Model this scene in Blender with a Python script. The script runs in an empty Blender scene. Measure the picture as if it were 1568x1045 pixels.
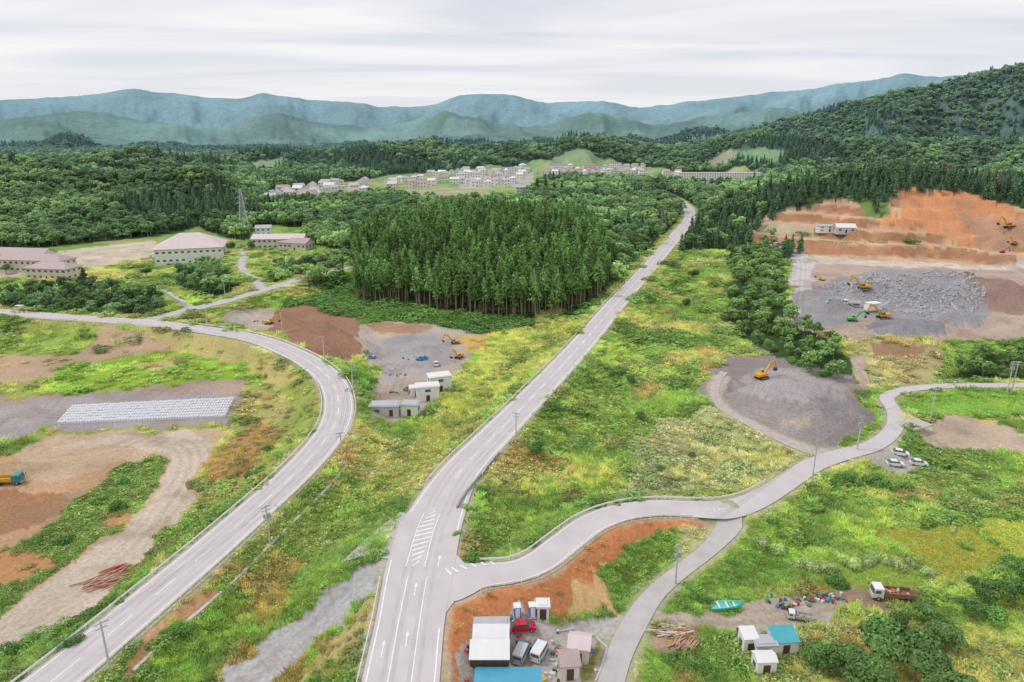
import bpy, math, random, time
import numpy as np
T0=time.time()
random.seed(7); rng=np.random.default_rng(7)
scene=bpy.context.scene
CAMH=80.0; P=math.radians(17.0); F=1045.3
cP,sP=math.cos(P),math.sin(P)
# ---------- survey helpers (aerial photo measurements -> ground coordinates) ----------
def ray(u,v):
    a=(u-784)/F; b=(522.5-v)/F
    return np.array([a, cP+b*sP, -sP+b*cP])
def at(u,v,z=0.0):
    d=ray(u,v); t=(z-CAMH)/d[2]
    return (d[0]*t, d[1]*t)
# ---------- noise ----------
def vn(x,y,s=0):
    xi=np.floor(x).astype(np.int64); yi=np.floor(y).astype(np.int64)
    fx=x-xi; fy=y-yi; fx=fx*fx*(3-2*fx); fy=fy*fy*(3-2*fy)
    def h(a,b):
        k=(a*374761393+b*668265263+s*1442695041)&0xffffffff
        k=((k^(k>>13))*1274126177)&0xffffffff
        k=k^(k>>16)
        return k/4294967295.0
    return (h(xi,yi)*(1-fx)+h(xi+1,yi)*fx)*(1-fy)+(h(xi,yi+1)*(1-fx)+h(xi+1,yi+1)*fx)*fy
def fbm(x,y,o=4,s=0):
    a=0;t=0;w=1.0
    for i in range(o):
        a=a+w*vn(x*2**i+17.3*i,y*2**i-9.1*i,s+i); t+=w; w*=0.5
    return a/t
def ss(a,b,x):
    t=np.clip((x-a)/(b-a),0,1); return t*t*(3-2*t)
def lin(c):
    c=c/255.0
    return c/12.92 if c<=0.04045 else ((c+0.055)/1.055)**2.4
GAIN=1/1.12
def C(r,g,b,k=1.0): return np.array([lin(r),lin(g),lin(b)])*GAIN*k
HZ=C(132,162,174)  # haze colour, blended into ground and tree albedo by distance
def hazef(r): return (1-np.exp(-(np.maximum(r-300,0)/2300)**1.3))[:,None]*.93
# ---------- polylines ----------
def dense(ctrl,step=2.0):
    P3=np.array(ctrl,float); n=len(P3); out=[]
    for i in range(n-1):
        p0=P3[max(i-1,0)];p1=P3[i];p2=P3[i+1];p3=P3[min(i+2,n-1)]
        for t in np.linspace(0,1,24,endpoint=False):
            out.append(0.5*((2*p1)+(-p0+p2)*t+(2*p0-5*p1+4*p2-p3)*t*t+(-p0+3*p1-3*p2+p3)*t**3))
    out.append(P3[-1]); out=np.array(out)
    d=np.hypot(*np.diff(out[:,:2],axis=0).T); s=np.concatenate([[0],np.cumsum(d)])
    m=max(int(s[-1]/step),2); S=np.linspace(0,s[-1],m)
    return np.stack([np.interp(S,s,out[:,k]) for k in range(out.shape[1])],1)
def road(pts):  # (u,v,z,halfwidth)
    return dense([(*at(u,v,z),z,hw) for u,v,z,hw in pts],2.0)
ROADS={}
ROADS['main']=road([(600,1130,5,5.6),(613,1045,5,5.6),(628,950,5,5.6),(645,862,5,6.2),(665,795,5,6.0),(702,727,5,5.0),(757,668,5,4.7),(815,609,5,4.6),(888,531,5,4.6),(943,466,5.5,4.6),(997,406,6,4.6),(1038,358,7,4.8),(1056,335,8,4.8),(1052,318,9,4.8),(1030,303,10,4.8),(1010,296,10,4.5)])
ROADS['curve']=road([(-60,1150,4,4.3),(80,1045,4,4.3),(240,912,4,4.3),(365,805,4,4.3),(465,713,4,4.3),(512,652,4,4.3),(517,607,4,4.3),(497,572,4,4.3),(447,541,4,4.3),(375,516,4,4.3),(240,497,4,4.5),(100,487,4,4.5),(0,479,4,4.5),(-120,468,4,4.5)])
ROADS['north']=road([(215,494,4,4),(290,475,4,3.6),(340,463,4,3.4),(420,440,5,3.2),(480,422,6,3.2),(540,409,7,3)])
ROADS['lane']=road([(405,446,4.7,2.2),(390,428,5,2),(370,410,6,2),(374,392,6,2),(372,380,6,2)])
ROADS['lane2']=road([(300,474,4,2.2),(275,462,4,2),(255,448,4,2)])
ROADS['loop']=road([(640,892,5,4.5),(680,897,5,5.0),(730,883,5,3.7),(785,877,5,3.2),(825,862,5,3.2),(862,834,5,3.2),(905,803,5,3.2),(955,785,5,3.2),(1010,779,4.6,3.2),(1065,781,4.2,3.3),(1110,781,4,3.6),(1155,768,3.4,3.0),(1200,742,3,2.7),(1245,713,2.5,2.7),(1290,697,2,2.6),(1338,683,2,2.4),(1368,658,2,2.2),(1370,632,2,2.1),(1358,610,2,2.0),(1385,598,2,2.0),(1450,592,2,2.0),(1568,591,2,2.0),(1700,590,2,2.0)])
ROADS['village']=road([(1095,778,4.1,3.4),(1118,800,3.6,2.6),(1090,838,2.4,1.8),(1042,876,1.2,1.7),(1003,910,.5,1.8),(972,955,0,2.1),(948,1005,0,2.0),(932,1060,0,2.0),(915,1140,0,2.0)])
ROADS['track']=road([(1275,697,2,2.6),(1240,690,2,2.4),(1195,672,2,2.0),(1150,650,2,1.8),(1105,624,2,1.5),(1094,596,2,1.4),(1108,570,3,1.2)])
def PZ(pts,z): return np.array([at(u,v,z) for u,v in pts])
PLAT=[]
JUNC=PZ([(596,868),(612,800),(690,765),(693,845),(712,864),(775,866),(775,892),(708,905),(672,955),(590,955)],5)
STREET=PZ([(522,862),(577,812),(612,785),(640,790),(612,860),(560,852)],5)
PADQ=PZ([(1212,390),(1250,392),(1700,405),(1700,520),(1450,522),(1380,515),(1320,520),(1240,508),(1210,488)],6)
PLAT+= [(JUNC,4.95,1.8),(STREET,4.95,1.8),(PADQ,6.0,1.6),
 (PZ([(720,950),(840,945),(960,945),(940,985),(925,1090),(715,1090)],0),0.0,1.8)]
# ---------- terrain ----------
def ridge(x,y,pts,R,wf,wb,tree,gul=0.4,seed=0,wob=0.0,crn=0.0):
    pts=sorted(pts); az=[];zc=[]
    for u,v in pts:
        d=ray(u,v); az.append(math.atan2(d[0],d[1])); zc.append(CAMH+R*d[2]/math.hypot(d[0],d[1])-tree)
    A=np.arctan2(x,y); r=np.hypot(x,y)
    ga=np.linspace(az[0]-.05,az[-1]+.05,1600); gz=np.interp(ga,az,zc); k=np.hanning(25);k/=k.sum(); gz=np.convolve(np.pad(gz,12,mode='edge'),k,'valid')
    c=np.maximum(np.interp(A,ga,gz)+crn*R*(fbm(A*55,A*0+seed,4,seed+9)-.5),0)
    Rw=R*(1+wob*(fbm(A*14+5,A*0+seed,2,seed)-.5))
    s=np.where(r<Rw,(r-Rw)/wf,(r-Rw)/wb); s=np.clip(s,-1,1)
    f=0.5+0.5*np.cos(np.pi*s)
    wx=A*R/(wf*.26)+.9*fbm(A*R/wf,r/wf*1.5,2,seed+5); rn=np.abs(2*fbm(wx,r/(wf*.75),5,seed+3)-1)*1.9
    return c*f-c*gul*np.clip(1-rn,0,1)*4*f*(1-f)*0.8
FAR=[(-400,160),(-100,155),(0,153),(60,148),(130,145),(180,137),(200,133),(230,138),(260,142),(330,151),(370,152),(400,144),(430,148),(470,151),(560,160),(600,165),(640,162),(670,160),(700,149),(730,145),(790,145),(830,157),(870,153),(905,152),(960,161),(980,165),(1060,156),(1180,142),(1230,138),(1300,126),(1390,115),(1450,118),(1568,125),(1900,130)]
FAR2=[(-400,185),(0,186),(60,178),(110,170),(160,172),(220,186),(330,196),(390,178),(430,172),(470,186),(560,196),(620,186),(680,172),(740,186),(830,196),(900,172),(960,178),(1000,192),(1100,178),(1180,166),(1250,172),(1400,150),(1568,150),(1900,150)]
MIDF=[(-400,208),(0,212),(60,220),(100,204),(200,214),(300,224),(400,232),(500,222),(600,210),(700,206),(800,200),(900,208),(1000,201),(1100,196),(1250,195),(1568,190)]
RB=[(960,245),(1040,230),(1060,222),(1150,198),(1250,174),(1300,158),(1360,148),(1450,130),(1500,114),(1568,99),(1700,84),(1900,80)]
RC=[(-400,240),(-100,238),(0,240),(100,232),(200,240),(300,244),(370,232),(430,224),(500,232),(560,219),(650,212),(720,222),(790,214),(830,220),(870,206),(930,208),(1000,220),(1060,223),(1140,199),(1200,204),(1300,210),(1568,210),(1800,215)]
RD=[(1040,335),(1080,306),(1130,280),(1200,264),(1290,250),(1340,238),(1400,240),(1480,254),(1568,268),(1750,275)]
def base(x,y):
    r=np.hypot(x,y); A0=np.arctan2(x,y)
    z=10*ss(550,820,y)+1.0*(fbm(x/40,y/40,3,2)-.5)+6*ss(900,2500,r)*fbm(x/200,y/200,3,9)
    z=z+np.clip(fbm(x/190+3,y/120,3,211)-.38,0,1)*95*ss(620,900,r)*(1-ss(-.42,-.34,A0))*(1-ss(1250,1500,r))
    z=np.maximum(z,ridge(x,y,FAR,6000,1900,3500,0,.65,1,.12,.004))
    z=np.maximum(z,ridge(x,y,FAR2,4500,1200,1000,0,.6,11,.16,.006))
    z=np.maximum(z,ridge(x,y,MIDF,3400,800,900,6,.6,21,.2,.008))
    z=np.maximum(z,ridge(x,y,RB,2100,900,1200,8,.75,31,.15,.003))
    z=np.maximum(z,ridge(x,y,RC,1500,420,500,13,.5,41,.12,.007))
    z=np.maximum(z,6*ss(95,118,x)*ss(205,250,y))
    zd=ridge(x,y,RD,620,215,260,15,.1,51,.03)
    z=np.maximum(z,zd)
    e=np.hypot((x+20)/135,(y-460)/150); z=z+15*(1-ss(.15,1,e))
    e=np.hypot((x-60)/70,(y-560)/110); z=z+6*(1-ss(.1,1,e))
    def mound(u,v,z0,rx,ry,h,flat=.4,rot=0,rg=.12):
        cx,cy=at(u,v,z0); dx=x-cx; dy=y-cy; c,s=math.cos(rot),math.sin(rot)
        q=np.hypot((dx*c+dy*s)/rx,(-dx*s+dy*c)/ry)
        q=q+0.2*(fbm(x/9,y/9,3,61)-.5)
        t=np.clip((q-flat)/(1-flat),0,1)
        return h*(1-t)*(1+rg*(fbm(x/5,y/5,3,66)-.5))
    z=z+mound(1212,618,6,29,20,10.5,.48,-.25,.06)
    z=z+mound(488,514,5,26,15,10.5,.12,-.35,.3)
    z=z+mound(1395,450,6,34,16,9.0,.12,0,.5)+mound(1320,452,6,12,9,7,.1)+mound(1510,458,6,34,20,9,.25,0,.4)
    z=z+mound(1410,508,6,20,7,5,.2)+mound(1262,468,6,13,12,4,.2)+mound(1470,495,6,14,8,6,.1)+mound(1450,440,6,12,9,8,.1,0,.5)
    z=z+mound(1040,920,0,8,6,.8)
    return z
ST=6.0
def terrace(z):
    q=z/ST; fl=np.floor(q); fr=q-fl
    return ST*(fl+ss(.58,1,fr))
def seg_field(X,Y,line,closed=False,reach=45.0):
    n=len(X); D=np.full(n,1e9); Z=np.zeros(n); W=np.zeros(n)
    L=np.array(line,float)
    if closed: L=np.vstack([L,L[:1]])
    G=8
    for i in range(0,len(L)-1,G):
        ch=L[i:i+G+1]
        m=np.where((X>ch[:,0].min()-reach)&(X<ch[:,0].max()+reach)&(Y>ch[:,1].min()-reach)&(Y<ch[:,1].max()+reach))[0]
        if len(m)==0: continue
        x=X[m];y=Y[m];d=D[m];zz=Z[m];ww=W[m]
        for a,b in zip(ch[:-1],ch[1:]):
            ex,ey=b[0]-a[0],b[1]-a[1]; q=ex*ex+ey*ey+1e-9
            t=np.clip(((x-a[0])*ex+(y-a[1])*ey)/q,0,1)
            dd=np.hypot(x-a[0]-t*ex,y-a[1]-t*ey); k=dd<d
            d=np.where(k,dd,d)
            if L.shape[1]>3:
                zz=np.where(k,a[2]+t*(b[2]-a[2]),zz); ww=np.where(k,a[3]+t*(b[3]-a[3]),ww)
        D[m]=d;Z[m]=zz;W[m]=ww
    return D,Z,W
def inside(X,Y,poly):
    res=np.zeros(len(X),bool)
    m=np.where((X>=poly[:,0].min())&(X<=poly[:,0].max())&(Y>=poly[:,1].min())&(Y<=poly[:,1].max()))[0]
    if len(m)==0: return res
    x=X[m];y=Y[m];c=np.zeros(len(m),bool); n=len(poly)
    for i in range(n):
        x1,y1=poly[i];x2,y2=poly[(i+1)%n]
        k=((y1>y)!=(y2>y))&(x<(x2-x1)*(y-y1)/(y2-y1+1e-12)+x1)
        c^=k
    res[m]=c; return res
def road_edge(X,Y):
    best=np.full(len(X),1e9); info=[]
    for k,L in ROADS.items():
        d,z,w=seg_field(X,Y,L[::3] if len(L)>30 else L)
        e=d-w; info.append((e,z)); best=np.minimum(best,e)
    return best,info
NA,NR=1150,720
AZ=np.linspace(-math.radians(56),math.radians(56),NA); LR0,LR1=math.log(40),math.log(15000)
LR=np.linspace(LR0,LR1,NR); RR=np.exp(LR)
GX=(np.sin(AZ)[None,:]*RR[:,None]).ravel(); GY=(np.cos(AZ)[None,:]*RR[:,None]).ravel()
def lookup(G,x,y):
    x=np.asarray(x,float);y=np.asarray(y,float)
    a=(np.arctan2(x,y)-AZ[0])/(AZ[1]-AZ[0]); q=(np.log(np.maximum(np.hypot(x,y),41))-LR0)/(LR[1]-LR[0])
    a=np.clip(a,0,NA-1.001);q=np.clip(q,0,NR-1.001); i=a.astype(int);j=q.astype(int);fa=a-i;fq=q-j
    return (G[j,i]*(1-fa)+G[j,i+1]*fa)*(1-fq)+(G[j+1,i]*(1-fa)+G[j+1,i+1]*fa)*fq
ZB=base(GX,GY).reshape(NR,NA); ZG=ZB
def hz(x,y): return lookup(ZG,x,y)
TT=np.exp(np.linspace(math.log(60),math.log(9000),2500))
def g(u,v):
    d=ray(u,v); x=d[0]*TT;y=d[1]*TT;z=CAMH+d[2]*TT
    k=np.where(z<hz(x,y))[0]
    t=TT[k[0]] if len(k) else TT[-1]
    x,y=d[0]*t,d[1]*t
    return float(x),float(y),float(hz(x,y))
def GP(pts): return np.array([g(u,v)[:2] for u,v in pts])
EXC=GP([(1140,368),(1190,322),(1280,303),(1345,328),(1392,290),(1470,294),(1568,322),(1700,348),(1700,412),(1250,393)])
GZ=ZB.ravel().copy()
m=inside(GX,GY,EXC); GZ[m]=terrace(GZ[m])
r_=np.hypot(GX,GY)
for poly,pz,sl in PLAT:
    d,_,_=seg_field(GX,GY,poly,True); d=np.where(inside(GX,GY,poly),0,d-0.8); d=np.maximum(d,0)
    if pz==6.0: GZ=np.where(d<45,np.maximum(GZ,pz-d/sl),GZ)
    else: GZ=np.where(d<45,np.clip(GZ,pz-d/sl,pz+d/sl),GZ)
GE,info=road_edge(GX,GY)
for e,rz in info:
    d=np.maximum(e-1.0-0.006*r_,0)
    GZ=np.where(e<40,np.clip(GZ,rz-d/1.9,rz+d/1.5),GZ)
ZG=GZ.reshape(NR,NA)
print('terrain',time.time()-T0)
# ---------- land cover ----------
def L(poly,rgb,veg,z=None): return (GP(poly) if z is None else PZ(poly,z),C(*rgb),veg)
COVER=[
 L([(-80,512),(100,493),(370,525),(450,560),(492,610),(480,660),(430,725),(340,662),(-80,690)],(156,168,94),.3),
 L([(-80,560),(0,548),(90,530),(160,512),(140,500),(250,505),(330,520),(300,530),(180,545),(60,585),(-80,600)],(190,164,138),.04),
 L([(-80,520),(0,515),(80,508),(150,520),(110,540),(30,545),(-80,548)],(142,168,82),.45),
 L([(200,500),(360,520),(430,545),(460,575),(420,600),(360,570),(300,545),(230,525)],(190,178,118),.12),
 L([(50,600),(110,560),(280,540),(370,560),(400,585),(300,603),(170,607)],(150,182,76),.35),
 L([(190,560),(260,548),(300,555),(250,570)],(190,178,120),.1),
 L([(330,600),(380,590),(440,620),(430,650),(370,650)],(178,172,112),.25),
 L([(-80,610),(0,608),(120,603),(380,580),(375,605),(120,622),(-80,640)],(178,158,144),0),
 L([(-80,640),(0,625),(120,606),(372,604),(345,652),(80,660),(-80,690)],(168,160,160),0),
 L([(-80,680),(60,672),(75,680),(20,700),(-80,715)],(124,150,76),.6),
 L([(-80,720),(0,700),(75,664),(345,657),(325,700),(300,765),(240,830),(150,930),(90,965),(-80,1010)],(202,176,148),0),
 L([(-80,1030),(0,1000),(110,955),(215,860),(275,790),(310,720),(325,680),(300,662),(150,672),(60,690),(150,685),(240,690),(258,705),(250,745),(190,815),(95,880),(-10,960),(-80,980)],(208,192,174),0),
 L([(-80,720),(0,700),(60,735),(140,725),(200,705),(180,725),(130,760),(90,795),(0,850),(-80,860)],(200,164,128),0),
 L([(-80,760),(0,748),(110,765),(130,780),(60,800),(0,820),(-80,830)],(172,130,98),0),
 L([(-80,880),(0,850),(60,815),(130,760),(200,705),(250,703),(245,740),(180,810),(90,870),(0,950),(-80,980)],(122,152,74),1),
 L([(-80,880),(0,850),(45,845),(85,868),(40,885),(-80,910)],(196,148,106),.1),
 L([(160,790),(205,775),(200,800),(150,820)],(190,146,104),.3),
 L([(330,690),(395,648),(435,655),(405,690),(360,745),(318,745)],(192,146,104),.4),
 L([(150,1060),(215,985),(320,893),(335,900),(250,985),(185,1060)],(206,160,122),.05),
 L([(215,850),(300,800),(310,760),(330,770),(250,850),(190,900)],(124,142,76),.8),
 # mid site
 L([(330,490),(340,475),(420,468),(440,478),(405,506),(345,502)],(188,176,164),0),
 L([(405,508),(435,470),(470,466),(552,494),(556,545),(500,548),(450,524)],(164,126,106),0),
 L([(548,497),(620,490),(700,503),(765,512),(740,525),(705,560),(690,595),(640,636),(565,636),(580,570),(548,548)],(188,174,160),0),
 L([(560,522),(640,505),(690,520),(700,555),(600,585),(585,560)],(172,167,168),0),
 L([(560,498),(620,492),(660,500),(650,508),(580,512)],(178,142,118),0),
 L([(705,515),(765,508),(750,535),(715,545)],(205,172,108),.08),
 L([(540,560),(575,560),(572,600),(545,606)],(120,158,70),.6),
 L([(745,515),(800,500),(860,470),(900,490),(830,560),(790,590),(740,640),(650,720),(600,760),(560,750),(620,680),(700,600)],(164,176,92),.9),
 # streets/gravel lane
 L([(545,862),(597,862),(562,915),(480,985),(405,1060),(310,1060),(400,975),(480,912)],(184,181,181),0),
 L([(597,862),(610,880),(580,950),(540,985),(455,1060),(420,1060),(490,985),(565,915)],(190,170,122),.25),
 L([(540,1000),(575,955),(560,1060),(510,1060)],(134,164,76),1),
 # school
 L([(-80,430),(60,388),(235,368),(262,385),(150,412),(110,408),(20,425)],(214,198,176),0),
 # right excavation
 (EXC,C(204,168,136),0),
 L([(1290,303),(1345,303),(1385,345),(1340,335)],(124,148,82),.6),
 L([(1355,348),(1375,318),(1398,288),(1470,291),(1545,316),(1550,365),(1480,378),(1400,352)],(220,152,106),0),
 L([(1480,330),(1700,330),(1700,385),(1500,382)],(190,146,118),0),
 L([(1170,372),(1250,376),(1330,380),(1470,385),(1470,390),(1250,390),(1200,383)],(194,144,108),0),
 L([(1150,335),(1240,345),(1240,365),(1150,365)],(196,178,150),.1),
 L([(1250,376),(1480,370),(1480,374),(1250,381)],(128,145,84),.3),
 L([(1212,384),(1250,393),(1700,405),(1700,520),(1450,524),(1380,518),(1320,522),(1240,510),(1208,490)],(188,168,154),0),
 L([(1165,372),(1210,380),(1250,395),(1240,430),(1243,480),(1255,512),(1205,492),(1216,400),(1195,386)],(206,199,196),0),
 L([(1250,393),(1700,400),(1700,410),(1250,403)],(218,202,188),0),
 L([(1215,450),(1300,425),(1345,412),(1460,415),(1530,440),(1500,500),(1400,492),(1330,485),(1260,508),(1220,495)],(160,158,161),0),
 L([(1475,420),(1640,418),(1660,490),(1560,485),(1500,470)],(160,132,122),0),
 L([(1330,500),(1370,488),(1440,490),(1450,515),(1340,518)],(150,148,153),0),
 L([(1320,524),(1455,524),(1440,587),(1370,592),(1330,600)],(178,172,122),.35),
 L([(1340,528),(1430,530),(1420,545),(1345,550)],(165,134,104),.05),
 L([(1295,540),(1322,540),(1327,600),(1308,604)],(192,174,158),0),
 L([(1058,612),(1108,548),(1180,545),(1300,580),(1337,636),(1322,668),(1262,692),(1200,672),(1130,640)],(156,147,146),0),  # mound sides darker than its flat top, slope shade put into the colour
 L([(1120,585),(1160,565),(1230,565),(1290,595),(1290,615),(1220,625),(1150,610)],(174,165,165),0),
 L([(1195,645),(1235,640),(1240,652),(1200,658)],(174,162,142),0),
 L([(1000,640),(1100,632),(1240,705),(1230,727),(1160,755),(930,768)],(174,182,126),.8),
 L([(1000,760),(1160,745),(1220,715),(1225,725),(1165,755),(1000,768)],(152,165,86),.8),
 # lower right
 L([(672,950),(700,908),(760,896),(835,880),(875,850),(925,815),(990,795),(1060,793),(1092,810),(1085,826),(1040,815),(985,825),(938,857),(890,900),(848,938),(765,956),(725,995),(705,1090),(660,1090)],(198,132,90),.04),
 L([(850,940),(905,885),(938,900),(930,935)],(210,172,126),.03),
 L([(925,876),(945,854),(985,828),(1040,817),(1085,826),(1040,868),(985,918),(940,935)],(124,158,72),.9),
 L([(1040,816),(1085,812),(1090,822),(1050,855),(1035,850)],(178,178,126),.9),
 L([(718,950),(840,942),(960,942),(948,975),(930,1090),(705,1090)],(190,183,180),0),
 L([(905,975),(935,975),(925,1040),(890,1045)],(150,150,90),.4),
 L([(1008,945),(1120,935),(1200,922),(1330,903),(1345,930),(1250,952),(1215,968),(1180,985),(1130,975),(1090,960),(1010,958)],(200,188,174),0),
 L([(1280,912),(1400,893),(1415,910),(1340,935)],(180,156,130),0),
 L([(1000,970),(1060,955),(1090,975),(1060,1000),(1000,995)],(182,154,134),.1),
 L([(1200,870),(1420,862),(1490,885),(1400,905),(1290,905)],(154,174,76),3),
 L([(1328,812),(1490,798),(1560,868),(1440,882),(1390,855)],(166,170,70),3),
 L([(1492,798),(1640,792),(1650,850),(1560,864)],(172,180,72),3),
 L([(1485,798),(1495,796),(1568,866),(1558,870)],(124,160,72),1),
 L([(1385,640),(1480,635),(1640,690),(1640,712),(1400,672)],(196,176,156),0),
 L([(1480,640),(1600,640),(1600,650),(1520,650)],(196,180,120),.1),
 L([(1325,698),(1368,664),(1385,690),(1440,716),(1370,722),(1322,708)],(192,188,180),0),
 L([(1365,612),(1420,600),(1640,600),(1640,635),(1400,632)],(146,178,78),3),
 L([(1380,650),(1390,640),(1420,650),(1410,662)],(205,200,195),0),
 L([(380,258),(375,250),(432,241),(440,262),(400,268)],(150,168,110),.3),
 L([(838,256),(850,240),(888,229),(905,233),(925,248),(912,256)],(146,166,104),.3),
 L([(1080,256),(1090,240),(1120,228),(1150,232),(1235,243),(1180,258)],(138,166,104),.3),
 L([(1085,250),(1100,232),(1130,236),(1120,250)],(182,168,134),.1),
 L([(600,300),(640,285),(760,290),(790,302),(740,312),(660,308)],(176,176,130),.3),
 L([(700,270),(815,264),(812,300),(800,305),(790,285),(700,290)],(200,192,176),0),
 L([(820,285),(1020,275),(1020,268),(830,270)],(188,190,150),.2),
]
RUTS=[dense([g(u,v) for u,v in p],4.0)[:,:2] for p in [
 [(-60,1000),(60,950),(160,880),(230,810),(280,740),(292,700),(270,680),(200,678),(90,700),(0,735)],
 [(-60,700),(60,690),(170,680),(300,675)],[(0,780),(60,770),(120,745),(200,695)],
 [(1180,380),(1222,395),(1225,430),(1222,480),(1270,512),(1400,518)],[(1230,400),(1400,402),(1568,404)],[(1240,500),(1290,470),(1400,510),(1500,500),(1568,470)],
 [(1165,585),(1220,580),(1270,600),(1240,620),(1170,605)],[(600,600),(620,560),(660,530),(690,540)],[(360,490),(430,480),(560,540),(600,570)],
 [(560,880),(500,935),(420,1000),(360,1045)],[(-60,650),(60,640),(120,600),(300,600)],[(1020,950),(1120,955),(1230,945),(1330,918)],[(1150,360),(1240,355),(1340,340)],[(1350,372),(1450,365),(1560,368)]]]
CLEAR=[GP(p) for p in [
 [(-80,500),(-80,380),(60,380),(240,362),(300,348),(345,362),(372,370),(395,345),(470,348),(470,372),(520,385),(545,432),(480,470),(300,505)],
 [(404,314),(410,292),(560,276),(600,268),(700,259),(800,255),(980,256),(1165,258),(1165,283),(1080,290),(1020,282),(870,276),(830,282),(800,306),(700,313),(640,310),(590,300),(560,305)],
 [(1040,385),(1190,376),(1205,520),(900,520)],
 [(380,258),(375,250),(432,241),(440,262),(400,268)],
 [(838,256),(850,240),(888,229),(905,233),(925,248),(912,256)],
 [(1080,256),(1090,240),(1120,228),(1150,232),(1235,243),(1180,258)],
]]+[EXC,PLAT[2][0]]
FPOLY=[PZ(p,z) for p,z in [
 ([(543,436),(610,440),(700,452),(780,458),(860,460),(930,435),(965,396),(1005,360),(1020,335),(820,330),(700,330),(600,345),(540,375)],9),
 ([(1115,402),(1185,380),(1198,440),(1203,492),(1296,556),(1300,592),(1225,562),(1150,522),(1112,480)],2),
 ([(1450,575),(1480,545),(1640,535),(1640,590),(1500,592)],4),
 ([(-40,448),(60,440),(130,436),(215,444),(262,470),(200,480),(135,476),(-40,474)],3),
 ([(412,444),(412,408),(435,398),(480,392),(545,388),(548,418),(480,430)],6),
 ([(262,418),(285,400),(335,400),(365,425),(340,442),(290,440)],5)]]
CEDAR=PZ([(543,438),(610,441),(700,453),(780,459),(860,461),(925,440),(945,400),(900,352),(800,338),(700,332),(600,345),(540,378)],9)
KUDZU=PZ([(440,450),(545,420),(700,450),(860,455),(925,430),(960,430),(900,480),(800,500),(700,500),(560,492),(420,470)],5)
def isforest(x,y,e):
    r=np.hypot(x,y); m=r>440
    for p in CLEAR: m&=~inside(x,y,p)
    for p in FPOLY: m|=inside(x,y,p)
    m&=e>5
    return m
def cover(x,y,e):
    r=np.hypot(x,y); k=np.minimum(1+r/300,8)
    wx=x+(fbm(x/3.5/k,y/3.5/k,3,71)-.5)*4.5*k; wy=y+(fbm(x/3.5/k,y/3.5/k,3,75)-.5)*4.5*k
    n1=fbm(x/38,y/38,3,81); n2=fbm(x/9,y/9,3,85); n3=fbm(x/60,y/20,3,88)
    g1=C(134,166,78);g2=C(156,182,88);g3=C(112,146,72);g4=C(184,182,116)
    w=ss(.35,.65,n1)[:,None]; col=g1*(1-w)+g2*w
    w=ss(.48,.68,n2)[:,None]*.85; col=col*(1-w)+g3*w
    w=ss(.5,.68,n3)[:,None]*.8; col=col*(1-w)+g4*w
    veg=np.full(len(x),1.0)
    w=(ss(.66,.74,fbm(x/14,y/14,4,93))*(r<430))[:,None]; col=col*(1-w*.5)+C(186,150,104)*w*.5
    m=inside(wx,wy,KUDZU); col[m]=C(108,144,70)*(0.8+.5*n2[m])[:,None]; veg[m]=2
    f=isforest(wx,wy,e); 
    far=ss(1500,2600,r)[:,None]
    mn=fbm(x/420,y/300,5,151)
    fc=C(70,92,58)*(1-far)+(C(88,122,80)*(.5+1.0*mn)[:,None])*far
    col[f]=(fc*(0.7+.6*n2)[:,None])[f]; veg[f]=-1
    for poly,rgb,vg in COVER:
        m=inside(wx,wy,poly)
        if vg>2.5: a=.9+.2*n2[m]
        elif vg>.25: a=0.75+.5*n2[m]
        else: a=0.84+.32*n2[m]
        col[m]=rgb*a[:,None]; veg[m]=vg
        if poly is EXC:
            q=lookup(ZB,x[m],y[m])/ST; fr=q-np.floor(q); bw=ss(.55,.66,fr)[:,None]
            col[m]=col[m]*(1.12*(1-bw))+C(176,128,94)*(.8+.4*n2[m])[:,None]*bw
        if vg==0:
            kk=(ss(.56,.7,fbm(x[m]/7,y[m]/7,4,97)))[:,None]*.4
            col[m]=col[m]*(1-kk)+C(150,132,112)*kk
    bare=veg==0
    for Lr in RUTS:
        D,_,_=seg_field(x,y,Lr,reach=10); wd=np.where(bare&(D<9),np.exp(-(D/4.0)**2)*(.25+.75*(.5+.5*np.cos(D*2.6))),0)
        lo=np.where(bare&(D<9),np.exp(-(D/5.0)**2)*.12,0)
        col=col*(1+lo-.24*wd)[:,None]
    w=(1-ss(.6,1.9,e+ (n2-.5)*2))[:,None]*.75; col=col*(1-w)+C(194,186,160)*w
    veg=np.where((e<1.3)&(veg>0),0,veg)
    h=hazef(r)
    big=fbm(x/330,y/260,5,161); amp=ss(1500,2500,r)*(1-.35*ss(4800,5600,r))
    lift_=1+.22*ss(4700,5600,r)  # farthest range painted lighter still, as extra haze
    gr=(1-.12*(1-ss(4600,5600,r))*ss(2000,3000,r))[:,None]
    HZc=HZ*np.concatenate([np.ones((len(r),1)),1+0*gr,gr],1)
    col=col*(1-h)+HZc*(h[:,0]*(1+amp*(big-.5)*.9)*lift_)[:,None]  # distance haze baked into the ground colour, patchy by noise
    return col,veg
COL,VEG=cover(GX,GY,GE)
print('cover',time.time()-T0)
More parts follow.
